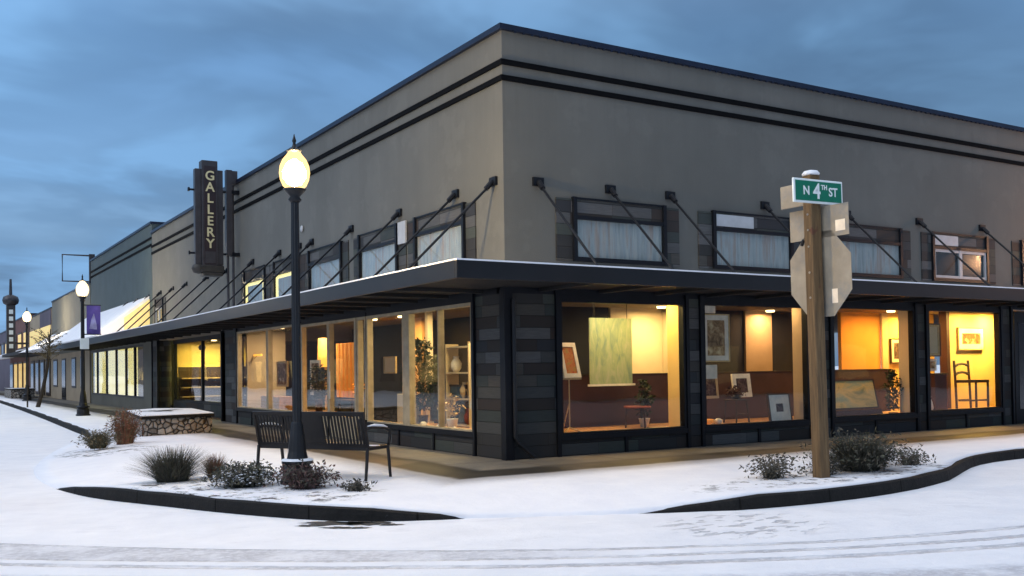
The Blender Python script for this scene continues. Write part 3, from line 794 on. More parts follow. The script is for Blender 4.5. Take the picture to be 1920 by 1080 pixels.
# ------------------------------------------------------------------ shrubs
def shrub(name, loc, w, h, nb, m, label, lean=.5, leaf=.0, width=.006, seed=1, snow=0, m2=None, ry=.8, twiggy=False):
    rr = random.Random(seed)
    a = MB(); b2 = MB(); s_ = MB()
    for i in range(nb):
        th = rr.uniform(0, 2 * math.pi); r0 = rr.random() ** .6 * w * .27
        r0 *= .55; x, y = r0 * math.cos(th), r0 * math.sin(th) * ry
        th2 = th + rr.uniform(-.6, .6); fr = rr.random() ** .7
        L = h * rr.uniform(.75, 1.12) * math.sqrt(max(.08, 1 - .88 * fr * fr)); out = lean * fr * w * .42
        tgt = a if (m2 is None or rr.random() < .6) else b2
        N_ = 4; pts = []
        for k in range(N_ + 1):
            t = k / N_
            pts.append(Vector((x + out * t ** 1.5 * math.cos(th2) + (rr.uniform(-.03, .03) if twiggy else 0), y + out * t ** 1.5 * math.sin(th2) * ry + (rr.uniform(-.03, .03) if twiggy else 0), L * (t - .18 * t * t * lean))))
        side = Vector((-math.sin(th2 + rr.uniform(-1, 1)), math.cos(th2), 0)).normalized()
        vs = []
        for k, p in enumerate(pts):
            ww = width * (1 - .8 * k / N_); vs += [p - side * ww, p + side * ww]
        tgt.add(vs, [(2 * k, 2 * k + 1, 2 * k + 3, 2 * k + 2) for k in range(N_)])
        for _ in range(int(leaf)):
            k = rr.randint(1, N_); p = pts[k] + Vector((rr.uniform(-.05, .05), rr.uniform(-.05, .05), rr.uniform(-.05, .05)))
            d1 = Vector((rr.uniform(-1, 1), rr.uniform(-1, 1), rr.uniform(-.6, 1))).normalized() * rr.uniform(.018, .042)
            d2 = d1.cross(Vector((rr.uniform(-1, 1), rr.uniform(-1, 1), rr.uniform(-1, 1)))).normalized() * rr.uniform(.007, .016)
            tgt.add([p - d1, p + d2, p + d1, p - d2], [(0, 1, 2, 3)])
        for _ in range(3 if snow and rr.random() < snow * 2.4 else 0):
            p = pts[rr.randint(2, 3)] + Vector((0, 0, .01)); q = rr.uniform(.006, .017)
            s_.lathe([(.2 * q, -q * .5), (q, -q * .2), (q * .7, q * .35), (.15 * q, q * .5)], p, 6)
    t = thing(name, label, 'shrub', loc, 0, 'winter shrubs in the pavement beds')
    a.build('twigs', m, t)
    if m2: b2.build('blades', m2, t)
    if snow: s_.build('snow_dusting', 'snow', t)
    return t
shrub('shrub', (-5.02, .40, .14), 1.25, .58, 1500, 'twig_dark', 'dark rounded grassy shrub, largest in the left bed by the kerb', 1.1, .0, .0045, 3, m2='twig_green')
shrub('shrub', (-4.42, .55, .14), .52, .42, 700, 'twig_red', 'russet tufted shrub between the dark rounded shrub and the snow flecked one', 1.1, 0, .004, 4, m2='twig_tan')
shrub('shrub', (-4.42, -.82, .14), .95, .36, 800, 'twig_dark', 'low dark shrub flecked with snow, left of the lamp base', 1.0, 3, .005, 5, snow=.22, m2='twig_green', twiggy=True)
shrub('shrub', (-3.86, -1.55, .14), .80, .38, 480, 'twig_plum', 'plum brown low shrub spreading in front of the lamp base', 1.1, 2.5, .005, 6, m2='twig_dark', twiggy=True)
shrub('shrub', (-3.45, -2.15, .14), .35, .16, 90, 'twig_dark', 'tiny dark tuft in the snow right of the lamp base', 1.2, 3, .005, 16, twiggy=True)
shrub('shrub', (-4.80, 7.75, .14), .95, .42, 700, 'twig_tan', 'olive tan grass clump left of the stone planter', .9, 1, .006, 7, m2='twig_green')
shrub('shrub', (-4.15, 8.55, .14), 1.0, .80, 620, 'twig_red', 'taller red and olive shrub touching the stone planter', .8, 2, .006, 8, m2='twig_tan', twiggy=True)
shrub('shrub', (2.92, -4.35, .14), 1.75, .62, 1700, 'twig_dark', 'large dark green shrub right of the stop sign post', 1.1, 1.2, .006, 9, m2='twig_green')
shrub('shrub', (1.32, -4.30, .14), .72, .38, 130, 'twig_dark', 'sparse small leafy shrub left of the stop sign post', 1.2, 5, .004, 10, twiggy=True)
shrub('shrub', (2.10, -4.45, .14), .5, .30, 80, 'twig_dark', 'thin leafy sprig between the sign post and the large dark shrub', 1.2, 5, .004, 11, twiggy=True)
shrub('shrub', (4.05, -4.30, .14), .62, .26, 90, 'twig_dark', 'sparse leafy tuft at the right end of the bed by the curved kerb', 1.2, 5, .004, 12, twiggy=True)

# ------------------------------------------------------------------ stop sign post
sp_ = thing('sign_post', 'timber post with green street name sign and the back of a stop sign', 'sign post', (1.86, -4.62, .15), 0)
w2 = .078
MB().box(-w2, w2, -w2, w2, -.05, 3.86, Matrix.Rotation(R(-8), 4, 'Z')).build('post', 'post', sp_, bevel=.012)
MB().lathe([(.09, 3.86), (.11, 3.87), (.11, 3.885), (.085, 3.915), (.02, 3.93)], n=16).build('cap', 'snow', sp_, smooth=True)
oc = [(.545 / math.cos(R(22.5)) * math.cos(R(22.5 + 45 * k)), 2.60 + .545 / math.cos(R(22.5)) * math.sin(R(22.5 + 45 * k))) for k in range(8)]
oct_ = MB().prism([(u * .9, z) for u, z in oc], 0, .110, .116).build('stop_sign', 'galv', sp_)
B(.108, .1095, -.27, -.18, 2.22, 2.40).build('glint_patch', 'glint_patch', oct_)  # pale patch painted where the sign back catches light
pq = B(.110, .116, -.475, .475, 3.06, 3.46).build('plaque', 'galv', sp_, bevel=.004)
B(.107, .1095, -.42, -.27, 3.12, 3.26).build('glint_patch', 'glint_patch', pq)
for zz in (2.3, 2.62, 2.95, 3.16, 3.36): MB().tube([(-w2 - .012, 0, zz), (-w2 + .01, 0, zz)], .014, 8).build('bolt', 'galv', sp_)
MB().tube([(.10, .28, 3.0), (.10, .24, 3.07)], .02).build('bracket', 'plumb', sp_)
sg = B(-.47, .43, -.135, -.105, 3.48, 3.785).build('street_name_sign', 'sign_white', sp_, bevel=.01)
B(-.44, .40, -.139, -.136, 3.508, 3.757).build('green_face', 'green_sign', sg)
def T(x, z): return Matrix.Translation((x, -.142, z)) @ Matrix.Rotation(R(90), 4, 'X')
text('N', .155, 'letter', 'sign_white', sg, T(-.25, 3.63), .002, bold=.003)
text('4', .27, 'letter', 'sign_white', sg, T(-.06, 3.625), .002, bold=.005)
text('TH', .085, 'letter', 'sign_white', sg, T(.075, 3.685), .002, bold=.002)
text('ST', .155, 'letter', 'sign_white', sg, T(.24, 3.63), .002, bold=.003)
B(-.025, .005, -.10, .50, 3.49, 3.79).build('cross_street_sign', 'galv', sp_, bevel=.01)
sp_.rotation_euler = (0, R(-1.2), 0)

# ------------------------------------------------------------------ things on show in the right-hand windows
def picture(loc, w, h, art, label, frame='mat_board', border=.07, tilt=0., rz=0., outer=None, cat='picture', group=None):
    """framed picture facing -Y (or turned by rz); loc = centre of its foot"""
    t = thing('framed_picture', label, cat, loc, rz, group)
    f = MB(); b_ = border
    f.box(-w / 2, w / 2, -.02, .02, 0, b_); f.box(-w / 2, w / 2, -.02, .02, h - b_, h)
    f.box(-w / 2, -w / 2 + b_, -.02, .02, b_, h - b_); f.box(w / 2 - b_, w / 2, -.02, .02, b_, h - b_)
    f.build('frame', frame, t)
    if outer:
        o = MB(); e = .025
        o.box(-w / 2 - e, w / 2 + e, -.03, .03, -e, -.001); o.box(-w / 2 - e, w / 2 + e, -.03, .03, h + .001, h + e)
        o.box(-w / 2 - e, -w / 2 - .001, -.03, .03, 0, h); o.box(w / 2 + .001, w / 2 + e, -.03, .03, 0, h)
        o.build('moulding', outer, t)
    B(-w / 2 + b_, w / 2 - b_, -.008, .015, b_, h - b_).build('canvas', art, t)
    t.rotation_euler = (R(tilt), 0, rz); return t
# window 1
t = thing('display_easel', 'thin pale display easel standing in the first window right of the corner', 'easel', (1.62, .60, .5))
MB().tube([(0, 0, .92), (0, .0, .06)], .012).tube([(0, 0, .5), (0, .22, .01)], .01).build('mast', 'gold', t)
MB().tube([(0, 0, .08), (-.16, -.08, .01)], .012).tube([(0, 0, .08), (.16, -.08, .01)], .012).build('foot', 'gold', t)
B(-.22, .22, -.06, .0, .90, .925).build('ledge', 'gold', t)
picture((1.66, .55, 1.43), .42, .62, 'art_red', 'small red and ochre picture in a pale frame leaning on the easel', 'mat_board', .075, -14, R(12))
hp = B(2.44, 3.40, 1.10, 1.125, 1.30, 2.50).build('hanging_painting', 'art_green'); tag(hp, 'large pale green abstract canvas hanging in the first window right of the corner', 'painting')
B(2.40, 3.46, 1.09, 1.13, 1.262, 1.299).build('lower_rod', 'ceramic', hp)
MB().tube([(2.55, 1.11, 2.50), (2.55, 1.11, 2.86)], .006).tube([(3.30, 1.11, 2.50), (3.30, 1.11, 2.86)], .006).build('cord', 'plumb', hp)
def side_table(loc, label, top='maroon', leg='darkwood', w=.26, h=.42, grp=None):
    t = thing('side_table', label, 'table', loc, 0, grp)
    MB().lathe([(w, h), (w + .01, h + .015), (w, h + .035)], n=24).build('table_top', top, t)
    for k in range(3):
        a = R(30 + 120 * k); MB().tube([(.8 * w * math.cos(a), .8 * w * math.sin(a), h), (.9 * w * math.cos(a), .9 * w * math.sin(a), 0)], .016).build('leg', leg, t)
    return t
side_table((3.22, .75, .5), 'small round reddish side table in the first window right of the corner', 'red', w=.24, h=.36)
def leafy(loc, label, w, h, seed, m='leafd', pot='ceramic', leaf=6, name='potted_plant', ph=.16, nb=60):
    rr = random.Random(seed); t = thing(name, label, 'plant', loc, 0)
    MB().lathe([(.07, 0), (.10, ph * .9), (.11, ph)], n=16).build('pot', pot, t, smooth=True)
    a = MB()
    for i in range(nb):
        th = rr.uniform(0, 6.28); r = rr.random() ** .5 * w / 2; z = ph + (h - ph) * (.1 + .9 * rr.random()); q = r * math.sin(min(1, (z - ph) / (h - ph)) * 3) * .9 + .02
        p = Vector((q * math.cos(th), q * math.sin(th), z))
        a.tube([(0, 0, ph + (z - ph) * .6), p], .004, 4)
        for _ in range(leaf):
            c_ = p + Vector((rr.uniform(-.05, .05), rr.uniform(-.05, .05), rr.uniform(-.06, .06)))
            d1 = Vector((rr.uniform(-1, 1), rr.uniform(-1, 1), rr.uniform(-.5, .8))).normalized() * rr.uniform(.03, .06)
            d2 = d1.cross(Vector((rr.uniform(-1, 1), rr.uniform(-1, 1), rr.uniform(-1, 1)))).normalized() * .02
            a.add([c_ - d1, c_ + d2, c_ + d1, c_ - d2], [(0, 1, 2, 3)])
    a.build('foliage', m, t); return t
leafy((3.46, .85, .5), 'dark leafy plant beside the yellow window edge in the first right window', .34, .85, 41, nb=40)
# window 2
picture((4.78, .35, 1.70), .62, .84, 'art_sepia', 'tall sepia print in a wide cream frame, upper left of the second right window', 'mat_board', .09, 0, 0, 'gold')
tag(B(4.50, 4.80, .36, .38, 2.58, 2.76).build('wall_card', 'mat_board', bevel=.003), 'pale card above the sepia print in the second right window', 'card')
tag(B(4.50, 4.82, .36, .38, 1.36, 1.62).build('wall_card', 'mat_board', bevel=.003), 'pale card just under the sepia print in the second right window', 'card')
picture((4.98, .72, .98), .40, .44, 'art_dark', 'grey oval portrait print at the left of the second right window', 'tanwall', .05, -6)
picture((5.90, .80, .98), .48, .46, 'art_dark', 'small dark print in a square cream frame in the second right window', 'mat_board', .09, -8, 0)
picture((6.42, .32, .52), .54, .50, 'art_dark', 'white matted print standing on the deck of the second right window', 'ceramic', .17, -8, 0, 'frame_wood_dark')
def stool(loc, label, h=.42, w=.17, m='darkwood', grp=None):
    t = thing('stool', label, 'stool', loc, 0, grp)
    MB().box(-w, w, -w, w, h, h + .03).build('seat', m, t, bevel=.008)
    for sx in (-1, 1):
        for sy in (-1, 1): MB().tube([(sx * w * .8, sy * w * .8, h), (sx * w, sy * w, 0)], .016).build('leg', m, t)
    MB().tube([(-w * .9, -w * .9, h * .4), (w * .9, -w * .9, h * .4)], .01).build('rung', m, t); return t
stool((5.62, .70, .5), 'low dark stool under the square cream frame in the second right window')
leafy((5.62, .70, .955), 'dried flower bunch on the low stool in the second right window', .34, .24, 43, 'twig_plum', 'darkwood', 4, 'dried_flowers', .05, 30)
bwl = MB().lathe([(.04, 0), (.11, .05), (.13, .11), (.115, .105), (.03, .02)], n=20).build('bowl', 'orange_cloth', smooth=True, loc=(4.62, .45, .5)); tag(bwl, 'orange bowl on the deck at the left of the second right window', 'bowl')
bwl2 = MB().lathe([(.04, 0), (.07, .04), (.08, .09), (.03, .12)], n=16).build('jar', 'ceramic', smooth=True, loc=(4.86, .40, .5)); tag(bwl2, 'small pale jar beside the orange bowl in the second right window', 'jar')
# window 3
lp = picture((8.70, .42, .66), 1.50, .62, 'art_field', 'long yellow and green field painting leaning low in the third right window', 'frame_wood_dark', .03, -12)
B(-.80, .80, -.04, .22, -.155, -.03).build('stand', 'maroon', lp)
picture((13.36, 2.86, 1.62), .52, .58, 'art_dark', 'small dark print in a cream frame on the glowing yellow wall, third right window', 'mat_board', .09, 0, 0, 'frame_wood_dark')
leafy((9.92, .42, .5), 'dark bushy plant on a thin stem at the right of the third right window', .36, .92, 45, pot='darkwood', nb=70, ph=.05)
# window 4
picture((14.0, 1.265, 1.92), .98, .50, 'art_land', 'wide dark landscape print in a cream frame on the bright yellow wall', 'mat_board', .12, 0, 0, 'gold')
picture((11.24, .36, 1.76), .44, .68, 'cream', 'tall pale picture lit yellow at the left of the fourth right window', 'gold', .05, 0, 0, 'frame_wood_dark')
picture((11.36, .50, 1.42), .34, .26, 'art_sepia', 'little sepia sketch under the tall pale picture in the fourth window', 'mat_board', .05, 0, 0)
cb = thing('pedestal', 'brown display pedestal at the left of the fourth right window', 'pedestal', (11.95, .82, .5))
B(-.22, .22, -.15, .15, .0, .82).build('body', 'maroon', cb, bevel=.01); B(-.25, .25, -.18, .18, .822, .86).build('top', 'darkwood', cb)
vs_ = MB().lathe([(.05, 0), (.09, .1), (.07, .22), (.03, .32), (.045, .36)], n=16).build('vase', 'ceramic', smooth=True, loc=(11.20, .45, .5)); tag(vs_, 'pale tall vase on the deck at the left of the fourth right window', 'vase')
ch = thing('ladderback_chair', 'dark ladderback chair with rush seat in the bright yellow fourth window', 'chair', (13.15, .92, .5), R(0))
for sx in (-.27, .27):
    MB().tube([(sx, .0, 0), (sx, .02, .66), (sx, .05, 1.14)], .028).build('leg', 'darkwood', ch)
for sx in (-.08, .38): MB().tube([(sx + .02, -.36, 0), (sx + .02, -.36, .68)], .027).build('leg', 'darkwood', ch)
for z in (.80, 1.0):
    MB().tube([(-.27, .03, z), (-.14, .03, z + .05), (.0, .03, z + .065), (.14, .03, z + .05), (.27, .03, z)], .03, 6).build('back_slat', 'darkwood', ch)
MB().prism([(-.28, .02), (.28, .02), (.43, -.38), (-.08, -.38)], 2, .62, .685).build('seat', 'darkwood', ch)
for p_, q_ in (((-.2, 0, .22), (.2, 0, .22)), ((0, -.36, .22), (.42, -.36, .22)), ((-.2, 0, .2), (0, -.36, .2)), ((.2, 0, .2), (.42, -.36, .2))):
    MB().tube([p_, q_], .014).build('rung', 'darkwood', ch)

# ------------------------------------------------------------------ things on show in the left-hand windows
picture((.75, 6.0, 1.54), .60, .36, 'cream', 'small pale picture hanging in the left front window', 'gold', .03, 0, R(-90))
picture((1.05, 3.95, .56), 1.5, .75, 'art_blue', 'wide dark blue painting standing low in the left front window', 'frame_wood_dark', .04, 0, R(-90))
leafy((.75, 4.45, .5), 'tall dark leafy plant in the middle of the left front window', .9, 1.75, 47, nb=170, leaf=8, pot='darkwood', ph=.2)
leafy((.5, 2.75, .5), 'yellow flower spray in front of the dark blue painting', .5, .62, 48, 'gold', 'ceramic', 3, 'flower_spray', .2, 30)
for i, (yy, xx, r_) in enumerate(((3.55, .30, .075), (2.98, .34, .055), (2.62, .28, .04), (2.40, .34, .045))):
    o = MB().lathe([(r_ * .5, 0), (r_, r_ * .7), (r_ * .9, r_ * 1.3), (r_ * .4, r_ * 1.7)], n=14).build('white_pot', 'ceramic', smooth=True, loc=(xx, yy, .5))
    tag(o, ['largest round white pot on the left front window deck', 'second white pot from the left on the window deck',
            'tiniest white pot on the left front window deck', 'small white pot nearest the dark corner pilaster'][i], 'pot', 'white pots on the window deck')
bx = B(.55, .75, 4.55, 5.25, .5, 1.12).build('display_box', 'cream', bevel=.01); tag(bx, 'cream display box behind the white pots in the left front window', 'box')
hg = B(.95, .97, 1.6, 2.5, 1.35, 2.65).build('hanging_textile', 'art_green'); tag(hg, 'pale green hanging textile nearest the corner in the left front window', 'textile')
MB().tube([(.96, 1.55, 2.67), (.96, 2.55, 2.67)], .015).build('rod', 'darkwood', hg)
su = thing('shelf_unit', 'open cream shelf unit standing behind the tall leafy plant', 'shelf', (1.1, 3.4, .5))
for k in range(4): B(-.14, .14, -.45, .45, .02 + k * .5, .05 + k * .5).build('shelf', 'cream', su)
for yy in (-.47, .45): B(-.14, .14, yy, yy + .025, 0, 1.6).build('upright', 'cream', su)
for i, (yy, zz, mm, lb) in enumerate(((3.15, .55, 'red', 'red round vase on the lowest shelf of the cream unit'), (3.6, .55, 'art_blue', 'blue round vase on the lowest shelf of the cream unit'), (3.3, 1.05, 'gold', 'gilt round vase on the middle shelf of the cream unit'), (3.65, 1.55, 'ceramic', 'white round vase on an upper shelf of the cream unit'))):
    o = MB().lathe([(.05, 0), (.10, .08), (.11, .17), (.05, .27), (.06, .31)], n=16).build('vase', mm, smooth=True, loc=(1.08, yy, zz)); tag(o, lb, 'vase', 'vases on the shelf unit')
tag(MB().lathe([(.10, 0), (.12, .03), (.03, .08), (.06, .3), (.13, .45), (.10, .6), (.05, .7), (.09, .8), (.07, .92), (.02, .97)], n=18).build('sculpture', 'ceramic', smooth=True, loc=(.45, 1.75, .5)), 'pale waisted sculpture on the deck closest to the corner pilaster', 'sculpture')
picture((.8, 13.2, 1.2), .9, .7, 'art_land', 'mid sized landscape on display in the far left gallery window', 'gold', .06, 0, R(-90))
picture((.9, 10.9, 1.0), .7, .9, 'art_sepia', 'sepia picture on display beside the mullion of the far left gallery window', 'mat_board', .08, 0, R(-90))
tag(B(.4, .8, 12.3, 13.9, .58, .95).build('display_bench', 'deck', bevel=.015), 'long low wooden display bench in the far left gallery window', 'bench')
cur = MB()
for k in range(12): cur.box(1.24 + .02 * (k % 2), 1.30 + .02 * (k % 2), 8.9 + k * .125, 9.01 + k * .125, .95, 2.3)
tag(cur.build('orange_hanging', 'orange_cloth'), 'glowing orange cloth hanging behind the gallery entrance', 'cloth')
lmp = thing('table_lamp', 'table lamp with a glowing yellow shade beside the orange cloth', 'lamp', (1.25, 11.1, .5))
MB().lathe([(.15, 1.22), (.21, 1.25), (.19, 1.95), (.17, 1.97)], n=20).build('lamp_shade', 'shade', lmp, smooth=True)
MB().lathe([(.14, 0), (.14, .03), (.03, .06), (.03, 1.22)], n=14).build('stem', 'gold', lmp)
leafy((.55, 9.75, .58), 'dark green leafy plant in a dark pot inside the gallery entrance', .85, 1.15, 51, nb=90, leaf=7, pot='darkwood', ph=.35)
ct = thing('console_table', 'small dark console table under the orange cloth', 'table', (1.0, 8.6, .16))
B(-.2, .2, -.6, .6, .72, .76).build('table_top', 'darkwood', ct)
for sx in (-1, 1):
    for sy in (-1, 1): B(sx * .16 - .02, sx * .16 + .02, sy * .54 - .02, sy * .54 + .02, 0, .72).build('leg', 'darkwood', ct)
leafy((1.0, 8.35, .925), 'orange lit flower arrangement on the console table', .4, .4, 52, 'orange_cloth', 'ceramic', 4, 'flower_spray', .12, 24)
wl = thing('wall_lamp', 'slim horizontal lit picture lamp in the far left gallery window', 'lamp', (.55, 14.6, 2.1))
MB().tube([(0, -.35, 0), (0, .35, 0)], .03).build('tube', 'shade', wl); MB().tube([(0, 0, 0), (.0, .35, -.1)], .012).build('arm', 'gold', wl)
for i, yy in enumerate((18.9, 22.4)):
    s_ = thing('spotlight', ['round dark spotlight hanging nearer the bench in the recessed shopfront', 'round dark spotlight hanging farther along in the recessed shopfront'][i], 'spotlight', (.95, yy, 2.52), 0, 'spotlights in the recessed shopfront')
    MB().lathe([(.05, -.1), (.11, -.08), (.13, .02), (.09, .09), (.03, .11)], n=16).build('head', 'iron', s_, smooth=True); MB().tube([(0, 0, .1), (0, 0, .34)], .012).build('stem', 'iron', s_)

# ------------------------------------------------------------------ buildings further up the street
def block(name, y0, y1, z, m, label, depth=14, x0=0., zb=.1):
    t = thing(name, label, 'building')
    MB().box(x0, depth, y0, y1, zb, z).build('wall', m, t)
    MB().box(x0 - .05, depth + .05, y0 + .001, y1 - .001, z, z + .08).build('coping', 'coping', t)
    return t
tb = thing('teal_building', 'blue green shop building with dark bands beyond the gallery', 'building')
B(.0, 14, 26.05, 40.6, 2.93, 7.37).build('upper_wall', 'teal', tb)
B(-.05, 14, 26.03, 40.62, 7.371, 7.46).build('coping', 'coping', tb)
for z in (6.86, 6.60): B(-.035, -.0, 26.06, 40.6, z - .08, z).build('wall_band', 'stripe', tb)
B(.3, 14, 34, 40.6, .13, 2.93).build('rear_wall', 'olive', tb)
# shopfront with backlit curtains
f = MB(); f.box(.0, .25, 26.15, 40.6, .13, .62); f.box(.0, .25, 26.15, 40.6, 2.80, 2.93); f.box(.0, .25, 26.15, 27.7, .62, 2.80); f.box(.0, .3, 40.5, 44, .13, 2.9)
f.build('front_wall', 'olive', tb)
yy = 27.7
for i, dy in enumerate((1.9, 1.9, 2.3, 2.5, 2.6, 1.6)):
    w = MB().box(.0, .1, yy, yy + .10, .62, 2.80).box(.0, .1, yy + .1, yy + dy, .62, .70).box(.0, .1, yy + .1, yy + dy, 2.72, 2.80).build('window', 'steel', tb)
    cu_ = MB(); NN = 20
    vs = []
    for k in range(NN + 1):
        a = yy + .1 + (dy - .1) * k / NN; d = .16 + .03 * math.sin(k * 1.9)
        vs += [(d, a, .70), (d, a, 2.72)]
    cu_.add(vs, [(2 * k, 2 * k + 2, 2 * k + 3, 2 * k + 1) for k in range(NN)]).build('curtain', 'tanwall' if i == 0 else 'curtain_lit', w, smooth=True)
    B(.04, .045, yy + .1, yy + dy, .70, 2.72).build('pane', 'glass', w)
    yy += dy
# snow laden lean-to awning over the pavement
def awning(y0, y1, zt, zo, xo, label_m='snow', parent=None, side='litwall'):
    a = MB().prism([(-.02, zt), (-xo, zo), (-xo, 3.075), (-.02, 3.075)], 1, y0 + .061, y1).build('awning', label_m, parent)
    MB().prism([(-.02, zt - .125), (-xo + .1, zo - .12), (-xo + .1, 3.0), (-.02, 3.0)], 1, y0, y0 + .06).build('end_panel', side, a) if side == 'olive' else MB().prism([(-.02, zt - .125), (-.95, zt - .125 - (zt - zo) * .95 / xo), (-.95, 3.08), (-.02, 3.08)], 1, y0, y0 + .06).build('end_panel', side, a)
awning(26.4, 41.2, 4.62, 3.12, 1.95, 'snow', tb)
fs_ = thing('frame_sign', 'empty rectangular sign frame projecting from the blue green building', 'sign', (0, 41., 0))
MB().tube([(.0, 0, 7.72), (-1.28, 0, 7.72), (-1.28, 0, 6.38), (.0, 0, 6.38)], .045, 6).build('frame', 'sign_body', fs_)
B(-.02, .25, -.08, .08, 6.2, 7.8).build('wall_mount', 'sign_body', fs_)
ob = block('olive_building', 40.8, 56.2, 6.3, 'olive', 'plain olive grey building with a snowy awning beyond the blue green one')
B(-.03, -.001, 40.9, 56.1, .13, 2.9).build('shop_wall', 'beige', ob)
awning(41.4, 56, 4.2, 3.05, 1.95, 'snow', ob, 'olive')
for a, b_ in ((42.6, 43.9), (45.6, 47.2), (49.6, 51.3), (53.3, 55.2)):
    w = B(-.06, -.031, a, b_, .9 if a != 49.6 else .15, 2.6).build('window', 'steel', ob); B(-.07, -.061, a + .12, b_ - .12, 1.0 if a != 49.6 else .3, 2.5).build('pane', M['darkwin'], w)
bb = block('beige_building', 56.4, 69.4, 5.95, 'beige', 'beige building with a yellow lit fascia beyond the olive one')
B(-.06, -.001, 56.5, 62.5, 4.9, 5.9).build('dark_panel', 'purplegrey', bb)
B(-.05, -.001, 57, 69.2, 3.5, 4.9).build('lit_fascia', 'litwall', bb)
B(-1.9, -.002, 56.4, 69.3, 3.0, 3.2).build('canopy', 'soffit', bb)
for k in range(4): 
    w = B(-.06, -.001, 57 + k * 3.1, 59.2 + k * 3.1, .3, 2.7).build('window', 'darkwood', bb); B(-.07, -.061, 57.3 + k * 3.1, 58.9 + k * 3.1, .5, 2.5).build('pane', M['darkwin'], w)
rb = block('red_brick_building', 69.6, 86, 6.3, 'redbrown', 'red brown brick building with a lit upper window near the tower sign')
for a, z0, z1, mm in ((71, 3.9, 5.0, 'litwin'), (75.5, 3.9, 5.0, 'litwin'), (80, 3.9, 5.0, 'darkwin'), (71, .6, 2.6, 'litwin'), (75, .6, 2.6, 'litwin'), (79, .6, 2.6, 'litwin'), (83, .6, 2.6, 'darkwin')):
    w = B(-.05, -.001, a - .15, a + 2.75, z0 - .15, z1 + .15).build('window', 'darkwood', rb); B(-.06, -.051, a, a + 2.6, z0, z1).build('pane', mm, w)
MB().prism([(-.05, 3.75), (-2.3, 3.0), (-2.3, 2.85), (-.05, 3.2)], 1, 70, 85.5).build('awning', 'snow', rb)
pb = block('purple_grey_building', 86.2, 112, 5.8, 'purplegrey', 'purple grey building at the very end of the street row')
for k in range(6): w = B(-.05, -.001, 88 + k * 4, 90.6 + k * 4, 3.4, 4.8).build('window', 'darkwood', pb); B(-.06, -.051, 88.3 + k * 4, 90.3 + k * 4, 3.6, 4.6).build('pane', 'litwin' if k % 2 == 0 else 'darkwin', w)
ts = thing('tower_sign', 'tall pylon sign with a round top and spire at the far left', 'sign', (-1.25, 70, 0))
B(-.30, .30, -.25, .25, 3.2, 7.0).build('body', 'sign_body', ts); MB().lathe([(.3, 6.95), (.52, 7.1), (.58, 7.35), (.50, 7.6), (.2, 7.75)], n=16).build('round_top', 'sign_body', ts, smooth=True)
MB().tube([(0, 0, 7.7), (0, 0, 8.95)], [.12, .08], 8).build('spire', 'sign_body', ts)
lt = MB()
for k in range(6): lt.box(-.14, .14, -.27, -.255, 3.7 + k * .52, 4.02 + k * .52)
lt.build('pale_marks', 'sign_white', ts)
B(-.1, 1.3, -.05, .05, 4.0, 4.15).build('bracket', 'sign_body', ts)
# street tree with its leaning stake
tr = thing('street_tree', 'slim leaning bare street tree between the second and third lamps', 'tree', (-2.55, 36.5, .155))
MB().tube([(-.35, 0, 0), (-.12, 0, .9), (.05, 0, 1.8), (.12, 0, 2.6), (.2, 0, 3.6)], [.10, .08, .07, .05, .02], 8).build('trunk', 'bark', tr)
cr_ = MB(); rr = random.Random(77)
for i in range(70):
    a = rr.uniform(0, 6.28); z = rr.uniform(2.0, 3.2); L = rr.uniform(.3, .85)
    p0 = Vector((.1, 0, z)); p1 = p0 + Vector((math.cos(a) * L, math.sin(a) * L, rr.uniform(.1, .6)))
    cr_.tube([p0, (p0 + p1) / 2 + Vector((0, 0, .05)), p1], [.014, .009, .004], 4)
    for _ in range(5):
        q = p0.lerp(p1, rr.uniform(.4, 1.1)); d = Vector((rr.uniform(-1, 1), rr.uniform(-1, 1), rr.uniform(-1, 1))).normalized() * .06; e = d.cross(Vector((rr.uniform(-1, 1), rr.uniform(-1, 1), 1))).normalized() * .03
        cr_.add([q - d, q + e, q + d, q - e], [(0, 1, 2, 3)])
cr_.build('crown', 'twig_tan', tr)
MB().tube([(-.75, .3, 0), (-.72, .3, 2.3)], .035).build('stake', 'bark', tr)

# the other side of the streets, which the shop glass mirrors
def mirror_block(name, x0, x1, y0, y1, z, m, label, side):
    t = thing(name, label, 'building')
    MB().box(x0, x1, y0, y1, -.01, z).build('wall', m, t)
    MB().box(x0 - .2, x1 + .2, y0 - .2, y1 + .2, z, z + .22).build('roof_edge', 'snow', t)
    k = 0
    if side == 'E':
        yy = y0 + 1.2
        while yy < y1 - 3: 
            B(x1, x1 + .05, yy, yy + 2.4, .7, 2.7).build('window', 'darkwin' if k % 3 else 'litwin', t); yy += 3.6; k += 1
    else:
        xx = x0 + 1.2
        while xx < x1 - 3:
            B(xx, xx + 2.4, y1, y1 + .05, .7, 2.7).build('window', 'darkwin' if k % 3 else 'litwin', t); xx += 3.6; k += 1
mirror_block('opposite_building', -36, -22, 2, 22, 4.6, 'redbrown', 'low brick building across the side street, seen only mirrored in glass', 'E')
mirror_block('opposite_building', -38, -23, 24, 60, 6.0, 'olive', 'olive building farther along across the side street', 'E')
mirror_block('opposite_building', -37, -23, 63, 100, 6.4, 'redbrown', 'tall brick building across the side street beyond the olive one', 'E')
mirror_block('opposite_building', -37, -23.5, 102, 160, 7.0, 'purplegrey', 'grey building at the far end across the side street', 'E')
mirror_block('opposite_building', 4, 26, -44, -27, 5.0, 'purplegrey', 'grey building across the main street behind the camera', 'N')
mirror_block('opposite_building', 28, 60, -46, -27, 6.2, 'redbrown', 'brick building farther right across the main street', 'N')

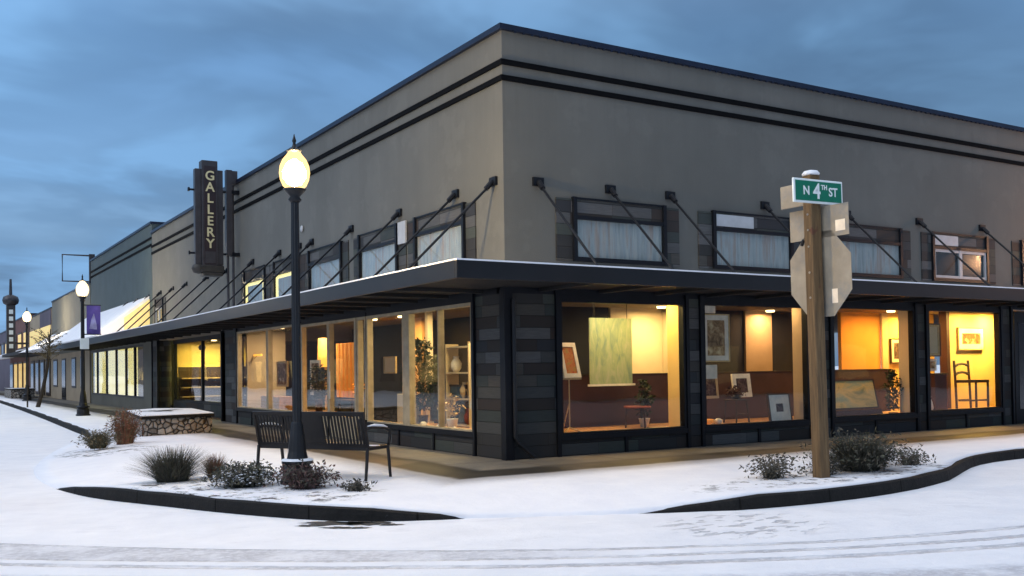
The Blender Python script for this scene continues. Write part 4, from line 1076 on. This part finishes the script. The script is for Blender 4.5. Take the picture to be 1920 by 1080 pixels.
# ------------------------------------------------------------------ sky and light
w = bpy.data.worlds.new('World'); sc.world = w; w.use_nodes = True
t = NT(w.node_tree); nt = w.node_tree; bg = nt.nodes['Background']
SUN_EL, SUN_AZ = R(38), R(262)          # azimuth clockwise from +Y
sky = t.new('ShaderNodeTexSky'); sky.sky_type = 'NISHITA'; sky.sun_disc = False
sky.sun_elevation = SUN_EL; sky.sun_rotation = SUN_AZ; sky.air_density = 1.6; sky.dust_density = 1.; sky.ozone_density = 3.
v, c = t.coords('Generated')
z = c[2].max(.0)
px, py = c[0] / (z + .22), c[1] / (z + .22)
n1 = t.noise(t.vec(px * .5, py * .5, 3.7), 1.1, 4, .52, .3); n2 = t.noise(t.vec(px, py * 1.3, 9.1), 1.9, 4, .55, .3)
cl = (n1 * .6 + n2 * .4).step(.38, .56)
east = (c[0] * .95 + c[1] * .30).step(.55, 1.)
cloud = t.mix(n2.step(.35, .65), (.80, 1.55, 2.75), (1.9, 3.8, 6.5))
col = t.mix(.62, sky.outputs[0], (1.25, 3.2, 6.7))
col = t.mix((cl * .85).max(east * n1.step(.3, .55) * .75), col, cloud)
# the overcast is brighter overhead than near the horizon, brighter to the west
west = (c[0] * -.85 + c[1] * .53)
gain = z.step(.25, .75, 1., 1.7) * (west.step(-.5, .95, .80, 1.45))
ml = t.new('ShaderNodeVectorMath', operation='SCALE'); t.link(col, ml.inputs[0]); t.link(gain, ml.inputs['Scale'])
over = t.mix(z.step(.3, .8, 0., .62), ml.outputs[0], (12.2, 12.2, 12.6))
t.link(over, bg.inputs[0]); bg.inputs[1].default_value = .1
sl_ = bpy.data.lights.new('sun', 'SUN'); sl_.energy = .8; sl_.angle = R(35); sl_.color = (1., .95, .90)
so = bpy.data.objects.new('sun', sl_); COL.objects.link(so)
d = Vector((math.sin(SUN_AZ) * math.cos(SUN_EL), math.cos(SUN_AZ) * math.cos(SUN_EL), math.sin(SUN_EL)))
so.rotation_euler = d.to_track_quat('Z', 'Y').to_euler(); so.location = d * 60

# ------------------------------------------------------------------ camera
cam = bpy.data.cameras.new('camera'); co = bpy.data.objects.new('camera', cam); COL.objects.link(co); sc.camera = co
cam.sensor_width = 36; cam.lens = 1846.07 / 1920 * 36; cam.shift_y = 114.489 / 1920; cam.clip_end = 2000; cam.clip_start = .1
r_ = Vector((.85125829, -.52454349, -.01461015)); u_ = Vector((.00190457, -.02475366, .99969177)); f_ = Vector((.52474346, .85102373, .02007273))
mx = Matrix(((r_.x, u_.x, -f_.x, -8.06325), (r_.y, u_.y, -f_.y, -13.25782), (r_.z, u_.z, -f_.z, 1.6), (0, 0, 0, 1)))
co.matrix_world = mx
vsn = sc.view_settings; vsn.view_transform = 'Standard'; vsn.look = 'None'; vsn.gamma = 1; vsn.use_curve_mapping = False; vsn.exposure = 0
sc.render.resolution_x = 1024; sc.render.resolution_y = 576
cy = sc.cycles; cy.use_denoising = True; cy.max_bounces = 8; cy.transparent_max_bounces = 12; cy.sample_clamp_indirect = 6
cy.use_adaptive_sampling = True; cy.adaptive_threshold = .02; cy.caustics_reflective = False; cy.caustics_refractive = False
